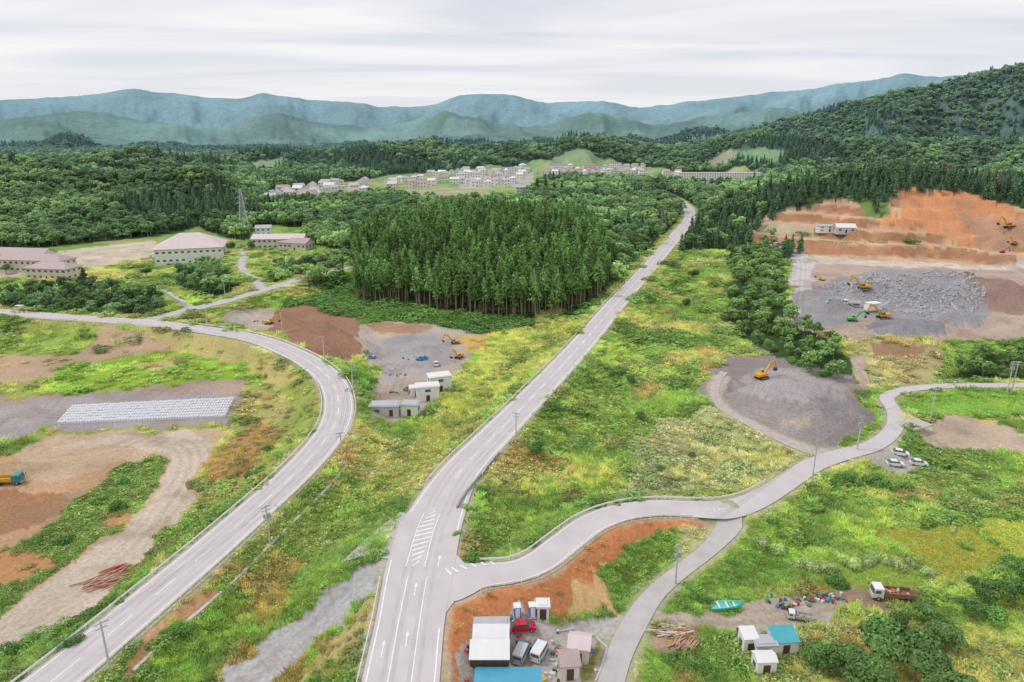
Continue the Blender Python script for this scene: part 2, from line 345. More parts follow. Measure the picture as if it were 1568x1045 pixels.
# ---------- materials ----------
def new_mat(name):
    m=bpy.data.materials.new(name); m.use_nodes=True; nt=m.node_tree
    b=nt.nodes['Principled BSDF']; return m,nt,b
def mat(name,col,rough=.8,var=.15,scale=1.5,metal=0):
    if name in bpy.data.materials: return bpy.data.materials[name]
    m,nt,b=new_mat(name)
    tc=nt.nodes.new('ShaderNodeTexCoord'); n=nt.nodes.new('ShaderNodeTexNoise'); n.inputs['Scale'].default_value=scale; n.inputs['Detail'].default_value=6
    nt.links.new(tc.outputs['Object'],n.inputs['Vector'])
    mr=nt.nodes.new('ShaderNodeMapRange'); mr.inputs[1].default_value=.25;mr.inputs[2].default_value=.75;mr.inputs[3].default_value=1-var;mr.inputs[4].default_value=1+var
    nt.links.new(n.outputs['Fac'],mr.inputs[0])
    vm=nt.nodes.new('ShaderNodeVectorMath'); vm.operation='SCALE'; vm.inputs[0].default_value=tuple(np.minimum(col[:3],.88))
    nt.links.new(mr.outputs[0],vm.inputs['Scale']); nt.links.new(vm.outputs[0],b.inputs['Base Color'])
    b.inputs['Roughness'].default_value=rough; b.inputs['Metallic'].default_value=metal
    return m
def ground_mat():
    m,nt,b=new_mat('ground_cover')
    a=nt.nodes.new('ShaderNodeAttribute'); a.attribute_name='Col'
    tc=nt.nodes.new('ShaderNodeTexCoord')
    def nz(s,d,lo,hi):
        n=nt.nodes.new('ShaderNodeTexNoise'); n.inputs['Scale'].default_value=s; n.inputs['Detail'].default_value=d; n.inputs['Roughness'].default_value=.65
        nt.links.new(tc.outputs['Object'],n.inputs['Vector'])
        mr=nt.nodes.new('ShaderNodeMapRange'); mr.inputs[1].default_value=.3;mr.inputs[2].default_value=.7;mr.inputs[3].default_value=lo;mr.inputs[4].default_value=hi
        nt.links.new(n.outputs['Fac'],mr.inputs[0]); return n,mr
    n1,m1=nz(1.3,7,.76,1.24); n2,m2=nz(.035,9,.84,1.16)
    mu=nt.nodes.new('ShaderNodeMath'); mu.operation='MULTIPLY'; nt.links.new(m1.outputs[0],mu.inputs[0]); nt.links.new(m2.outputs[0],mu.inputs[1])
    vm=nt.nodes.new('ShaderNodeVectorMath'); vm.operation='SCALE'; nt.links.new(a.outputs['Color'],vm.inputs[0]); nt.links.new(mu.outputs[0],vm.inputs['Scale'])
    d=nt.nodes.new('ShaderNodeBsdfDiffuse'); nt.links.new(vm.outputs[0],d.inputs['Color'])
    bp=nt.nodes.new('ShaderNodeBump'); bp.inputs['Distance'].default_value=.4; bp.inputs['Strength'].default_value=.6
    nt.links.new(n1.outputs['Fac'],bp.inputs['Height'])
    bp2=nt.nodes.new('ShaderNodeBump'); bp2.inputs['Distance'].default_value=20
    sp=nt.nodes.new('ShaderNodeVectorMath'); sp.operation='LENGTH'; nt.links.new(tc.outputs['Object'],sp.inputs[0])
    mr=nt.nodes.new('ShaderNodeMapRange'); mr.inputs[1].default_value=1200;mr.inputs[2].default_value=3500;mr.inputs[3].default_value=0;mr.inputs[4].default_value=.4
    nt.links.new(sp.outputs['Value'],mr.inputs[0]); nt.links.new(mr.outputs[0],bp2.inputs['Strength'])
    nt.links.new(n2.outputs['Fac'],bp2.inputs['Height']); nt.links.new(bp.outputs[0],bp2.inputs['Normal']); nt.links.new(bp2.outputs[0],d.inputs['Normal'])
    nt.links.new(d.outputs[0],nt.nodes['Material Output'].inputs['Surface']); nt.nodes.remove(b)
    return m
def leaf_mat(name,inst):
    m,nt,b=new_mat(name); nt.nodes.remove(b)
    a=nt.nodes.new('ShaderNodeAttribute')
    if inst: a.attribute_type='INSTANCER'; a.attribute_name='tint'; src=a.outputs['Color']
    else:
        nt.nodes.remove(a); a=nt.nodes.new('ShaderNodeObjectInfo'); src=a.outputs['Color']
    s=nt.nodes.new('ShaderNodeAttribute'); s.attribute_name='shade'  # per-leaf tone; shade of inner and lower leaves put into the colour
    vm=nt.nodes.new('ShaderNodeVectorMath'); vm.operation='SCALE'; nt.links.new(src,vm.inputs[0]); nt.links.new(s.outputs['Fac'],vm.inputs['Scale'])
    df=nt.nodes.new('ShaderNodeBsdfDiffuse'); nt.links.new(vm.outputs[0],df.inputs['Color'])
    tr=nt.nodes.new('ShaderNodeBsdfTranslucent'); nt.links.new(vm.outputs[0],tr.inputs['Color'])
    mx=nt.nodes.new('ShaderNodeMixShader'); mx.inputs[0].default_value=.4
    nt.links.new(df.outputs[0],mx.inputs[1]); nt.links.new(tr.outputs[0],mx.inputs[2])
    nt.links.new(mx.outputs[0],nt.nodes['Material Output'].inputs['Surface'])
    return m
M_ground=ground_mat(); M_leafI=leaf_mat('foliage_mass',True); M_leafO=leaf_mat('foliage',False)
M_bark=mat('bark',C(158,138,118),.9,.3,3)
M_asph=mat('asphalt_faded',C(208,200,200),.85,.09,.22)
M_asph2=mat('asphalt_lane',C(196,190,188),.85,.12,.4)
M_conc=mat('concrete',C(205,200,192),.85,.12,.8)
M_gravel=mat('gravel_track',C(192,180,172),.95,.18,.6)
M_white=mat('road_paint',C(246,245,244),.7,.12,1.2)
M_rail=mat('rail_white',C(242,240,236),.5,.06,1)
M_dark=mat('dark_rubber',C(50,50,53),.7,.1,3)
M_glass=mat('window_glass',C(96,106,116),.15,.15,1)
M_steel=mat('galvanised_steel',C(180,184,188),.5,.1,2,.1)
# ---------- mesh builder ----------
class MB:
    def __init__(s): s.V=[];s.F=[];s.M=[]
    def add(s,v,f,m=0):
        o=len(s.V); s.V+= [tuple(map(float,p)) for p in v]; s.F+=[tuple(i+o for i in q) for q in f]; s.M+=[m]*len(f)
    def box(s,c,d,m=0,rz=0,top=1.0,ry=0):
        v=[]
        for z in(-.5,.5):
            k=top if z>0 else 1
            for x,y in((-.5,-.5),(.5,-.5),(.5,.5),(-.5,.5)):
                px,py,pz=x*d[0]*k,y*d[1]*k,z*d[2]
                if ry: px,pz=px*math.cos(ry)+pz*math.sin(ry),-px*math.sin(ry)+pz*math.cos(ry)
                if rz: px,py=px*math.cos(rz)-py*math.sin(rz),px*math.sin(rz)+py*math.cos(rz)
                v.append((c[0]+px,c[1]+py,c[2]+pz))
        s.add(v,[(0,3,2,1),(4,5,6,7),(0,1,5,4),(1,2,6,5),(2,3,7,6),(3,0,4,7)],m)
    def cyl(s,a,b,r0,r1=None,m=0,n=8):
        r1=r0 if r1 is None else r1
        a=np.array(a,float);b=np.array(b,float);w=b-a;w/=np.linalg.norm(w)+1e-9
        t=np.array([0,0,1.]) if abs(w[2])<.9 else np.array([1.,0,0])
        p=np.cross(w,t);p/=np.linalg.norm(p);q=np.cross(w,p)
        v=[a+(p*math.cos(2*math.pi*i/n)+q*math.sin(2*math.pi*i/n))*r0 for i in range(n)]+[b+(p*math.cos(2*math.pi*i/n)+q*math.sin(2*math.pi*i/n))*r1 for i in range(n)]
        f=[(i,(i+1)%n,(i+1)%n+n,i+n) for i in range(n)]+[tuple(range(n))[::-1],tuple(range(n,2*n))]
        s.add(v,f,m)
    def prism(s,prof,y0,y1,m=0,inset=0):
        n=len(prof)
        v=[(x,y0,z) for x,z in prof]+[(x,y1,z) for x,z in prof]
        f=[((i+1)%n,i,i+n,(i+1)%n+n) for i in range(n)]+[tuple(range(n)),tuple(range(n,2*n))[::-1]]
        s.add(v,f,m)
    def mesh(s,name,mats):
        me=bpy.data.meshes.new(name); me.from_pydata(s.V,[],s.F)
        for m in mats: me.materials.append(m)
        me.polygons.foreach_set('material_index',s.M); me.update(); return me
    def obj(s,name,mats,loc=(0,0,0),rz=0,sc=1):
        o=bpy.data.objects.new(name,s.mesh(name,mats)); scene.collection.objects.link(o)
        o.location=loc;o.rotation_euler=(0,0,rz);o.scale=(sc,sc,sc); return o
# ---------- ground object ----------
me=bpy.data.meshes.new('ground'); nv=NA*NR
me.vertices.add(nv); me.vertices.foreach_set('co',np.stack([GX,GY,GZ],1).astype(np.float32).ravel())
j,i=np.meshgrid(np.arange(NR-1),np.arange(NA-1),indexing='ij'); a=(j*NA+i).ravel()
q=np.stack([a,a+NA,a+NA+1,a+1],1)[:,::-1].astype(np.int32)
nf=len(q); me.loops.add(nf*4); me.loops.foreach_set('vertex_index',q.ravel())
me.polygons.add(nf); me.polygons.foreach_set('loop_start',np.arange(0,nf*4,4,dtype=np.int32))
try: me.polygons.foreach_set('loop_total',np.full(nf,4,dtype=np.int32))
except Exception: pass
me.polygons.foreach_set('use_smooth',np.ones(nf,bool))
me.update(calc_edges=True)
if me.polygons[0].normal.z<0: me.flip_normals()
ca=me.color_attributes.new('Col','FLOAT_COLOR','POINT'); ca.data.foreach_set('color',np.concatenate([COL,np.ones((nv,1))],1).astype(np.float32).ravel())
me.materials.append(M_ground)
o=bpy.data.objects.new('ground',me); scene.collection.objects.link(o)
print('ground',time.time()-T0)
# ---------- roads ----------
def frame(Lc):
    t=np.gradient(Lc[:,:2],axis=0); t/=np.linalg.norm(t,axis=1)[:,None]+1e-9
    nrm=np.stack([t[:,1],-t[:,0]],1)
    d=np.hypot(*np.diff(Lc[:,:2],axis=0).T); s=np.concatenate([[0],np.cumsum(d)])
    return nrm,s
def s_at(Lc,u,v,z=5):
    x,y=at(u,v,z); nrm,s=frame(Lc); return s[np.argmin(np.hypot(Lc[:,0]-x,Lc[:,1]-y))]
def ribbon(mb,Lc,o0,o1,lift,m,s0=None,s1=None):
    nrm,s=frame(Lc); s0=0 if s0 is None else s0; s1=s[-1] if s1 is None else s1
    S=np.unique(np.concatenate([[s0],s[(s>s0)&(s<s1)],[s1]]))
    I=lambda a: np.interp(S,s,a)
    x,y,z,w=[I(Lc[:,k]) for k in range(4)]; nx,ny=I(nrm[:,0]),I(nrm[:,1])
    a=o0(w) if callable(o0) else np.full(len(S),o0); b=o1(w) if callable(o1) else np.full(len(S),o1)
    v=[];n=len(S)
    for k in range(n): v+=[(x[k]+nx[k]*a[k],y[k]+ny[k]*a[k],z[k]+lift),(x[k]+nx[k]*b[k],y[k]+ny[k]*b[k],z[k]+lift)]
    mb.add(v,[(2*k,2*k+1,2*k+3,2*k+2) for k in range(n-1)],m)
def dashes(mb,Lc,off,w,on,offl,lift,m,s0,s1):
    s=s0
    while s+on<s1: ribbon(mb,Lc,off-w/2,off+w/2,lift,m,s,s+on); s+=on+offl
names={'main':'main_road','curve':'curved_road','north':'north_road','lane':'school_lane','lane2':'farm_lane','loop':'connecting_road','village':'village_road','track':'gravel_track'}
lift={'main':.20,'curve':.18,'north':.15,'lane':.12,'lane2':.12,'loop':.17,'village':.15,'track':.12}
M_wear=mat('asphalt_worn',C(200,192,193),.85,.12,.3)
MR=ROADS['main']; CR=ROADS['curve']; LP=ROADS['loop']
for k,Lc in ROADS.items():
    mb=MB(); m0={'main':M_asph,'curve':M_asph,'loop':M_asph,'north':M_asph2,'track':M_gravel}.get(k,M_asph2)
    ribbon(mb,Lc,lambda w:-w,lambda w:w,lift[k],0)
    lf=lift[k]+.02
    if k in('main','curve'):
        for off in(-2.6,-1.2,1.2,2.6): ribbon(mb,Lc,off-.32,off+.32,lift[k]+.006,2)
    if k=='main':
        _,s=frame(Lc); E=s[-1]
        sj0=s_at(Lc,628,958); sj1=s_at(Lc,660,812); st0=s_at(Lc,645,862); st1=s_at(Lc,672,785)
        lw=.24
        ribbon(mb,Lc,lambda w:-w+.6,lambda w:-w+.6+lw,lf,1,0,st0); ribbon(mb,Lc,lambda w:-w+.6,lambda w:-w+.6+lw,lf,1,st1,E)
        ribbon(mb,Lc,lambda w:w-.6-lw,lambda w:w-.6,lf,1,0,sj0); ribbon(mb,Lc,lambda w:w-.6-lw,lambda w:w-.6,lf,1,sj1,E)
        sh0=s_at(Lc,643,868); sh1=s_at(Lc,690,745)
        dashes(mb,Lc,0,.2,5,5,lf,1,sh1+3,E-10)
        n=13
        nrm,ss_=frame(Lc)
        def P_(s,off): return (np.interp(s,ss_,Lc[:,0])+np.interp(s,ss_,nrm[:,0])*off,np.interp(s,ss_,Lc[:,1])+np.interp(s,ss_,nrm[:,1])*off,5+lf)
        for q in range(n):
            sa=sh0+(sh1-sh0)*.68*q/n; wd=1.35*math.sin(math.pi*min(1,(q+.9)/n*1.0))+.2
            c=-.9
            mb.add([P_(sa,c-wd),P_(sa+.45,c-wd),P_(sa+1.95,c+wd),P_(sa+1.5,c+wd)],[(0,1,2,3)],1)
        ribbon(mb,Lc,-2.6,-2.42,lf+.003,1,sh0,sh0+(sh1-sh0)*.6); ribbon(mb,Lc,.75,.93,lf+.003,1,sh0,sh0+(sh1-sh0)*.6)
        dashes(mb,Lc,-1.8,.2,5,3,lf,1,2,sh0-34)
        ribbon(mb,Lc,-1.85,-1.67,lf+.004,1,sh0-30,sh0-3); ribbon(mb,Lc,1.5,1.68,lf+.004,1,sh0-42,sh0-3)
        for off,sb in((-3.4,sh0-22),(0,sh0-20),(-3.6,sh0-50),(0,sh0-8),(3.2,sh1-30)):
            mb.add([P_(sb,off-.08),P_(sb,off+.08),P_(sb+2.4,off+.08),P_(sb+2.4,off-.08)],[(0,1,2,3)],1)
            mb.add([P_(sb+2.4,off-.32),P_(sb+2.4,off+.32),P_(sb+3.6,off)],[(0,1,2)],1)
        for q in range(6):
            sa=sh0-48+q*2.2; mb.add([P_(sa,.6),P_(sa+.5,.6),P_(sa+1.9,1.7),P_(sa+1.4,1.7)],[(0,1,2,3)],1)
    if k=='curve':
        _,s=frame(Lc);E=s[-1]
        for a in(-1,1): ribbon(mb,Lc,lambda w:a*(w-.65)-.1,lambda w:a*(w-.65)+.1,lf,1,0,E)
        dashes(mb,Lc,0,.19,5,5,lf,1,2,E)
    if k=='loop':
        sa=s_at(Lc,735,883);sb=s_at(Lc,1062,781,4.2)
        for a in(-1,1): ribbon(mb,Lc,lambda w:a*(w-.5)-.08,lambda w:a*(w-.5)+.08,lf,1,sa,sb)
        nrm,s_=frame(Lc); 
        def Q_(s,off): return (np.interp(s,s_,Lc[:,0])+np.interp(s,s_,nrm[:,0])*off,np.interp(s,s_,Lc[:,1])+np.interp(s,s_,nrm[:,1])*off,5+lf+.03)
        s0=s_at(Lc,690,893)
        for q in range(6):
            sa=s0+q*1.5; wq=.25+.15*(6-q)*.5
            mb.add([Q_(sa,-3.0-wq*1.8),Q_(sa+.4,-3.0-wq*1.8),Q_(sa+1.0,-3.0+wq),Q_(sa+.6,-3.0+wq)],[(0,1,2,3)],1)
        dashes(mb,Lc,0,.3,.5,.6,lf+.02,1,s_at(Lc,1085,781,4.2),s_at(Lc,1112,781,4))
    mb.obj(names[k],[m0,M_white,M_wear])
def patch(name,poly,z,m):
    mb=MB(); mb.add([(x,y,z) for x,y in poly],[tuple(range(len(poly)))],0); return mb.obj(name,[m])
patch('junction_pavement',JUNC,5.16,M_asph); patch('side_street_pavement',STREET,5.14,M_asph2)
# guard rails
def rail(name,Lc,side,s0,s1,h=.8,gap=.55):
    mb=MB(); nrm,s=frame(Lc)
    S=np.arange(s0,s1,2.5)
    x,y,z,w=[np.interp(S,s,Lc[:,k]) for k in range(4)]; nx,ny=np.interp(S,s,nrm[:,0]),np.interp(S,s,nrm[:,1])
    X=x+nx*side*(w+gap); Y=y+ny*side*(w+gap); Z=z+.05
    for k in range(len(S)):
        mb.box((X[k],Y[k],Z[k]+h/2-.15),(.14,.14,h+.3),0)
        if k<len(S)-1:
            dx,dy=X[k+1]-X[k],Y[k+1]-Y[k]; l=math.hypot(dx,dy); rz=math.atan2(dy,dx)
            mb.box(((X[k]+X[k+1])/2+nx[k]*-.1*side,(Y[k]+Y[k+1])/2+ny[k]*-.1*side,(Z[k]+Z[k+1])/2+h-.14),(l,.09,.36),0,rz)
    mb.obj(name,[M_rail])
_,sm=frame(MR);_,sc=frame(CR);_,sl=frame(LP)
rail('guardrail',MR,-1,s_at(MR,690,745),sm[-1]-25); rail('guardrail',MR,1,s_at(MR,700,727),sm[-1]-25)
rail('guardrail',MR,-1,0,s_at(MR,640,880))
rail('guardrail',CR,1,0,s_at(CR,255,500,4)); rail('guardrail',CR,-1,0,s_at(CR,350,510,4)); 
rail('guardrail',LP,-1,s_at(LP,745,882),s_at(LP,1195,745,3)); rail('guardrail',LP,1,s_at(LP,720,888),s_at(LP,1075,781,4.2))
rail('guardrail',CR,-1,s_at(CR,330,508,4),sc[-1]-5)
def lowwall(name,pts,h,w,m):
    mb=MB(); A=dense([g(u,v) for u,v in pts],3.0)
    for p,q in zip(A[:-1],A[1:]):
        l=math.hypot(*(q-p)[:2]); mb.box(((p[0]+q[0])/2,(p[1]+q[1])/2,(p[2]+q[2])/2+h/2-.2),(l+.05,w,h+.4),0,math.atan2(q[1]-p[1],q[0]-p[0]))
    mb.obj(name,[m])
lowwall('concrete_gutter',[(205,1030),(250,985),(350,900),(430,820),(500,750),(530,715)],.35,.6,M_conc)
lowwall('retaining_wall',[(55,468),(95,467),(135,466)],2.2,.5,M_conc)
lowwall('retaining_wall',[(250,450),(268,462),(285,470)],2.0,.5,M_conc)
lowwall('retaining_wall',[(700,780),(712,760),(740,725),(765,695)],.8,.35,mat('dark_concrete',C(165,162,158),.9))
lowwall('yard_kerb',[(845,968),(880,968),(918,978),(930,985),(925,1010),(912,1045)],.25,.3,M_conc)
# ---------- foliage prototypes ----------
def leafset(cent,nor,size,asp=1.0,jit=.7,up=0):
    n=len(cent); N=nor+rng.normal(0,jit,(n,3)); N/=np.linalg.norm(N,axis=1)[:,None]+1e-9
    t=rng.normal(0,1,(n,3)); t-= (t*N).sum(1)[:,None]*N; t/=np.linalg.norm(t,axis=1)[:,None]
    b=np.cross(N,t); s=size*rng.uniform(.6,1.3,(n,1))
    V=np.stack([cent-t*s*asp,cent+b*s*.6+N*s*.12,cent+t*s*asp,cent-b*s*.6+N*s*.12],1)
    return V.reshape(-1,3)
def folmesh(name,V,shade,leafmat,trunk=None):
    nq=len(V)//4; tv=trunk.V if trunk else []; tf=trunk.F if trunk else []
    F=[(4*k,4*k+1,4*k+2,4*k+3) for k in range(nq)]+[tuple(i+4*nq for i in f) for f in tf]
    me=bpy.data.meshes.new(name); me.from_pydata([tuple(p) for p in V]+list(tv),[],F)
    me.materials.append(leafmat); me.materials.append(M_bark)
    me.polygons.foreach_set('material_index',[0]*nq+[1]*len(tf))
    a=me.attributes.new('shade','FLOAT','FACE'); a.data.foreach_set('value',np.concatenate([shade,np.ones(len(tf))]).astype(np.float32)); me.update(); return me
def broadleaf(name,nl,size,leafmat,H=11,seed=0,wide=1.0,lobes=9):
    R=np.random.default_rng(seed); cs=[];ns=[];sh=[]
    tr=MB(); tr.cyl((0,0,-.5),(0.1,0,H*.45),.28,.17,0,7)
    for k in range(lobes):
        th=R.uniform(0,6.28); rr=H*.27*wide*math.sqrt(R.uniform(0.02,1)); zc=H*R.uniform(.42,.82)-rr*.25; rad=H*R.uniform(.13,.23)
        c=np.array([rr*math.cos(th),rr*math.sin(th),zc])
        tr.cyl((0.05,0,H*R.uniform(.25,.42)),tuple(c),.11,.04,0,5)
        m=nl//lobes; d=R.normal(0,1,(m,3)); d/=np.linalg.norm(d,axis=1)[:,None]; d[:,2]=np.where(d[:,2]<-.3,-d[:,2],d[:,2])
        q=R.uniform(.7,1.08,(m,1)); cs.append(c+d*rad*q*np.array([1,1,.8])); ns.append(d+np.array([0,0,.4])); 
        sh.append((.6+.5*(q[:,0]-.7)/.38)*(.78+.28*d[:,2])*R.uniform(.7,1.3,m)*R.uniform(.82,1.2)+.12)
    cs=np.vstack(cs);ns=np.vstack(ns);sh=np.concatenate(sh)
    return folmesh(name,leafset(cs,ns,size,1.0,.55),sh,leafmat,tr)
def cedar(name,nl,leafmat,H=18,seed=0,bare=.35,wr=2.3,lf=.52,ex=.75):
    R=np.random.default_rng(seed); tr=MB(); tr.cyl((0,0,-.6),(0,0,H*.97),.3,.05,0,6)
    f=1-np.sqrt(R.uniform(0,1,nl)); f=np.clip(f,0,1)
    z=H*(bare+(1-bare)*f); th=R.uniform(0,6.28,nl); tier=.8+.3*np.sin(z*3.3+seed)
    rad=(wr*(1-f)**ex+.15)*tier; q=R.uniform(.35,1.05,nl); lump=.8+.4*np.sin(th*3+seed+z*.7)
    rr=rad*q*lump; c=np.stack([rr*np.cos(th),rr*np.sin(th),z-rr*.28],1)
    n=np.stack([np.cos(th),np.sin(th),np.full(nl,.7)],1)
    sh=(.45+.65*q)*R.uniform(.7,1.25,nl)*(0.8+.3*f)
    for k in range(5):
        a=R.uniform(0,6.28);zz=H*R.uniform(.15,bare+.05); tr.cyl((0,0,zz),(1.1*math.cos(a),1.1*math.sin(a),zz+.2),.05,.02,0,4)
    return folmesh(name,leafset(c,n,lf,1.1,.45),sh,leafmat,tr)
def bush(name,nl,size,leafmat,seed=0):
    R=np.random.default_rng(seed); cs=[];ns=[];sh=[]
    for k in range(6):
        c=np.array([R.uniform(-.6,.6),R.uniform(-.6,.6),R.uniform(.15,.5)]); m=nl//6; rad=R.uniform(.35,.6)
        d=R.normal(0,1,(m,3)); d/=np.linalg.norm(d,axis=1)[:,None]; d[:,2]=np.abs(d[:,2])-.15
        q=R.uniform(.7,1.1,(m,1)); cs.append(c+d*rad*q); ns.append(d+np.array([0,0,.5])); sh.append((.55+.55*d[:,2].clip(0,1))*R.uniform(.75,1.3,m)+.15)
    return folmesh(name,leafset(np.vstack(cs),np.vstack(ns),size,1.0,.5),np.concatenate(sh),leafmat)
def weeds(name,nl,leafmat,seed=0,h=.6,size=.17):
    R=np.random.default_rng(seed); x=R.normal(0,.42,nl);y=R.normal(0,.42,nl); z=R.uniform(.02,1,nl)*h*np.exp(-(x*x+y*y)*.9)
    c=np.stack([x,y,z],1); n=np.tile(np.array([0,0,1.]),(nl,1))
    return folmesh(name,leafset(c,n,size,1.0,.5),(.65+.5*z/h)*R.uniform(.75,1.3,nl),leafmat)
def grasst(name,nl,leafmat,seed=0,h=1.0):
    R=np.random.default_rng(seed); x=R.normal(0,.38,nl);y=R.normal(0,.38,nl); hh=h*R.uniform(.5,1,nl)
    V=[]
    for k in range(nl):
        a=R.uniform(0,6.28); w=.06; dx,dy=math.cos(a)*w,math.sin(a)*w; lx,ly=R.normal(0,.3,2)
        V+=[(x[k]-dx,y[k]-dy,0),(x[k]+dx,y[k]+dy,0),(x[k]+lx+dx*.5,y[k]+ly+dy*.5,hh[k]*.95),(x[k]+lx*1.3,y[k]+ly*1.3,hh[k])]
    return folmesh(name,np.array(V),R.uniform(.9,1.5,nl),leafmat)
def protocol(name,meshes):
    c=bpy.data.collections.new(name)
    for k,me in enumerate(meshes):
        o=bpy.data.objects.new('%s_%02d'%(name,k),me); c.objects.link(o)
    return c
def scatter(name,pos,rot,scl,idx,tint,coll):
    me=bpy.data.meshes.new(name); n=len(pos); me.vertices.add(n); me.vertices.foreach_set('co',np.asarray(pos,np.float32).ravel())
    for nm,ty,arr,key in(('rot','FLOAT_VECTOR',rot,'vector'),('scl','FLOAT_VECTOR',scl,'vector'),('tint','FLOAT_VECTOR',tint,'vector'),('pidx','INT',idx,'value')):
        a=me.attributes.new(nm,ty,'POINT'); a.data.foreach_set(key,np.asarray(arr,np.int32 if ty=='INT' else np.float32).ravel())
    me.update()
    o=bpy.data.objects.new(name,me); scene.collection.objects.link(o)
    nt=bpy.data.node_groups.new(name+'_gn','GeometryNodeTree')
    nt.interface.new_socket('Geometry',in_out='INPUT',socket_type='NodeSocketGeometry'); nt.interface.new_socket('Geometry',in_out='OUTPUT',socket_type='NodeSocketGeometry')
    gi=nt.nodes.new('NodeGroupInput');go=nt.nodes.new('NodeGroupOutput'); ip=nt.nodes.new('GeometryNodeInstanceOnPoints'); ci=nt.nodes.new('GeometryNodeCollectionInfo')
    ci.inputs['Collection'].default_value=coll; ci.inputs['Separate Children'].default_value=True; ci.inputs['Reset Children'].default_value=True
    ip.inputs['Pick Instance'].default_value=True
    def na(nm,ty):
        x=nt.nodes.new('GeometryNodeInputNamedAttribute'); x.data_type=ty; x.inputs['Name'].default_value=nm; return x.outputs['Attribute']
    nt.links.new(gi.outputs[0],ip.inputs['Points']); nt.links.new(ci.outputs[0],ip.inputs['Instance'])
    nt.links.new(na('pidx','INT'),ip.inputs['Instance Index']); nt.links.new(na('rot','FLOAT_VECTOR'),ip.inputs['Rotation']); nt.links.new(na('scl','FLOAT_VECTOR'),ip.inputs['Scale'])
    nt.links.new(ip.outputs[0],go.inputs[0])
    md=o.modifiers.new('scatter','NODES'); md.node_group=nt; return o
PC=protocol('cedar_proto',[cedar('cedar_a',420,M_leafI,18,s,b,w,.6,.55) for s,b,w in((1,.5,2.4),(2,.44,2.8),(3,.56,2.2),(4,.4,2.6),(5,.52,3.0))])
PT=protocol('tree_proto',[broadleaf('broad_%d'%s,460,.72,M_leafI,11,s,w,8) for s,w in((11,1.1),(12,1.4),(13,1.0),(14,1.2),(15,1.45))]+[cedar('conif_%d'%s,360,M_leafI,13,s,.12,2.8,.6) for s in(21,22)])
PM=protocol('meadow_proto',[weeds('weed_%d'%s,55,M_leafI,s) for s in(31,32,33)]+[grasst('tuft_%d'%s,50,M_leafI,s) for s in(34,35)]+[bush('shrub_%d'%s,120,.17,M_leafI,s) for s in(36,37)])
# ---------- forests ----------
def cand(r0,r1,sp):
    xs=np.arange(-r1*.74,r1*.74,sp); ys=np.arange(r0*.7,r1,sp); X,Y=np.meshgrid(xs,ys); X=X.ravel()+rng.uniform(-.45,.45,X.size)*sp; Y=Y.ravel()+rng.uniform(-.45,.45,Y.size)*sp
    r=np.hypot(X,Y); m=(r>=r0)&(r<r1)&(np.abs(np.arctan2(X,Y))<.78); return X[m],Y[m]
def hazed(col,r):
    h=hazef(r); return np.minimum(col*(1-h)+HZ*1.3*h,.88)  # distance haze baked into the foliage tint
def desat(c,k=.12): return c*(1-k)+(c@np.array([.3,.55,.15]))[:,None]*k
TP=[];TS=[];TI=[];TTn=[]
for r0,r1,sp,k in((200,900,6.8,1.08),(900,1700,9.5,1.3),(1700,3200,14.5,1.75)):
    X,Y=cand(r0,r1,sp); e,_=road_edge(X,Y); f=isforest(X,Y,e); X,Y=X[f],Y[f]; r=np.hypot(X,Y); Z=hz(X,Y)
    ce=inside(X,Y,CEDAR); n=len(X)
    n1=fbm(X/45,Y/45,3,101); n2=fbm(X/160,Y/160,3,105); rnd=rng.uniform(0,1,n)
    w=ss(.35,.65,n1)[:,None]; col=C(80,108,62)*(1-w)+C(120,146,80)*w
    w=ss(.5,.7,rng.uniform(0,1,n))[:,None]*.6; col=col*(1-w)+C(98,128,72)*w
    conif=(n2+rng.normal(0,.06,n)>.61)
    bam=inside(X,Y,FPOLY[1])|inside(X,Y,FPOLY[2]); conif&=~bam
    col=np.where(conif[:,None],C(72,102,66),col); col=col*rng.uniform(.65,1.45,(n,1))*2.55
    col[bam]=C(120,154,78)*rng.uniform(1.1,2.3,(bam.sum(),1))
    sch=inside(X,Y,FPOLY[3])|inside(X,Y,FPOLY[4])|inside(X,Y,FPOLY[5]); conif&=~sch
    dead=(rnd>.985)&(r>500)&(r<900)&(X>100); col[dead]=C(158,122,100)*1.5
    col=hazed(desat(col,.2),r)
    idx=np.where(conif,rng.integers(5,7,n),rng.integers(0,5,n)); sc=k*rng.uniform(.65,1.2,n)
    sc=np.where(bam,sc*.6,sc); sc=np.where(sch,sc*.72,sc)
    m=~ce
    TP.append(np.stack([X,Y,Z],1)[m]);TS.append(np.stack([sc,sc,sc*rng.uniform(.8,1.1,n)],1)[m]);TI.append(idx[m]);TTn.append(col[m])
XC,YC=cand(280,620,4.3); e,_=road_edge(XC,YC); f=inside(XC,YC,CEDAR)&(e>6); XC,YC=XC[f],YC[f]; n=len(XC)
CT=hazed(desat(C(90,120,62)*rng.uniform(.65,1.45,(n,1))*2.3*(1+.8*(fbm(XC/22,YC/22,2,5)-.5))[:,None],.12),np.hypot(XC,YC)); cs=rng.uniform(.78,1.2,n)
scatter('cedar_forest',np.stack([XC,YC,hz(XC,YC)],1),np.stack([rng.normal(0,.03,n),rng.normal(0,.03,n),rng.uniform(0,6.28,n)],1),np.stack([cs,cs,cs],1),rng.integers(0,5,n),CT,PC)
TP=np.vstack(TP);TS=np.vstack(TS);TI=np.concatenate(TI);TTn=np.vstack(TTn);n=len(TP)
scatter('mixed_forest',TP,np.stack([np.zeros(n),np.zeros(n),rng.uniform(0,6.28,n)],1),TS,TI,TTn,PT)
print('trees',n,len(XC),time.time()-T0)
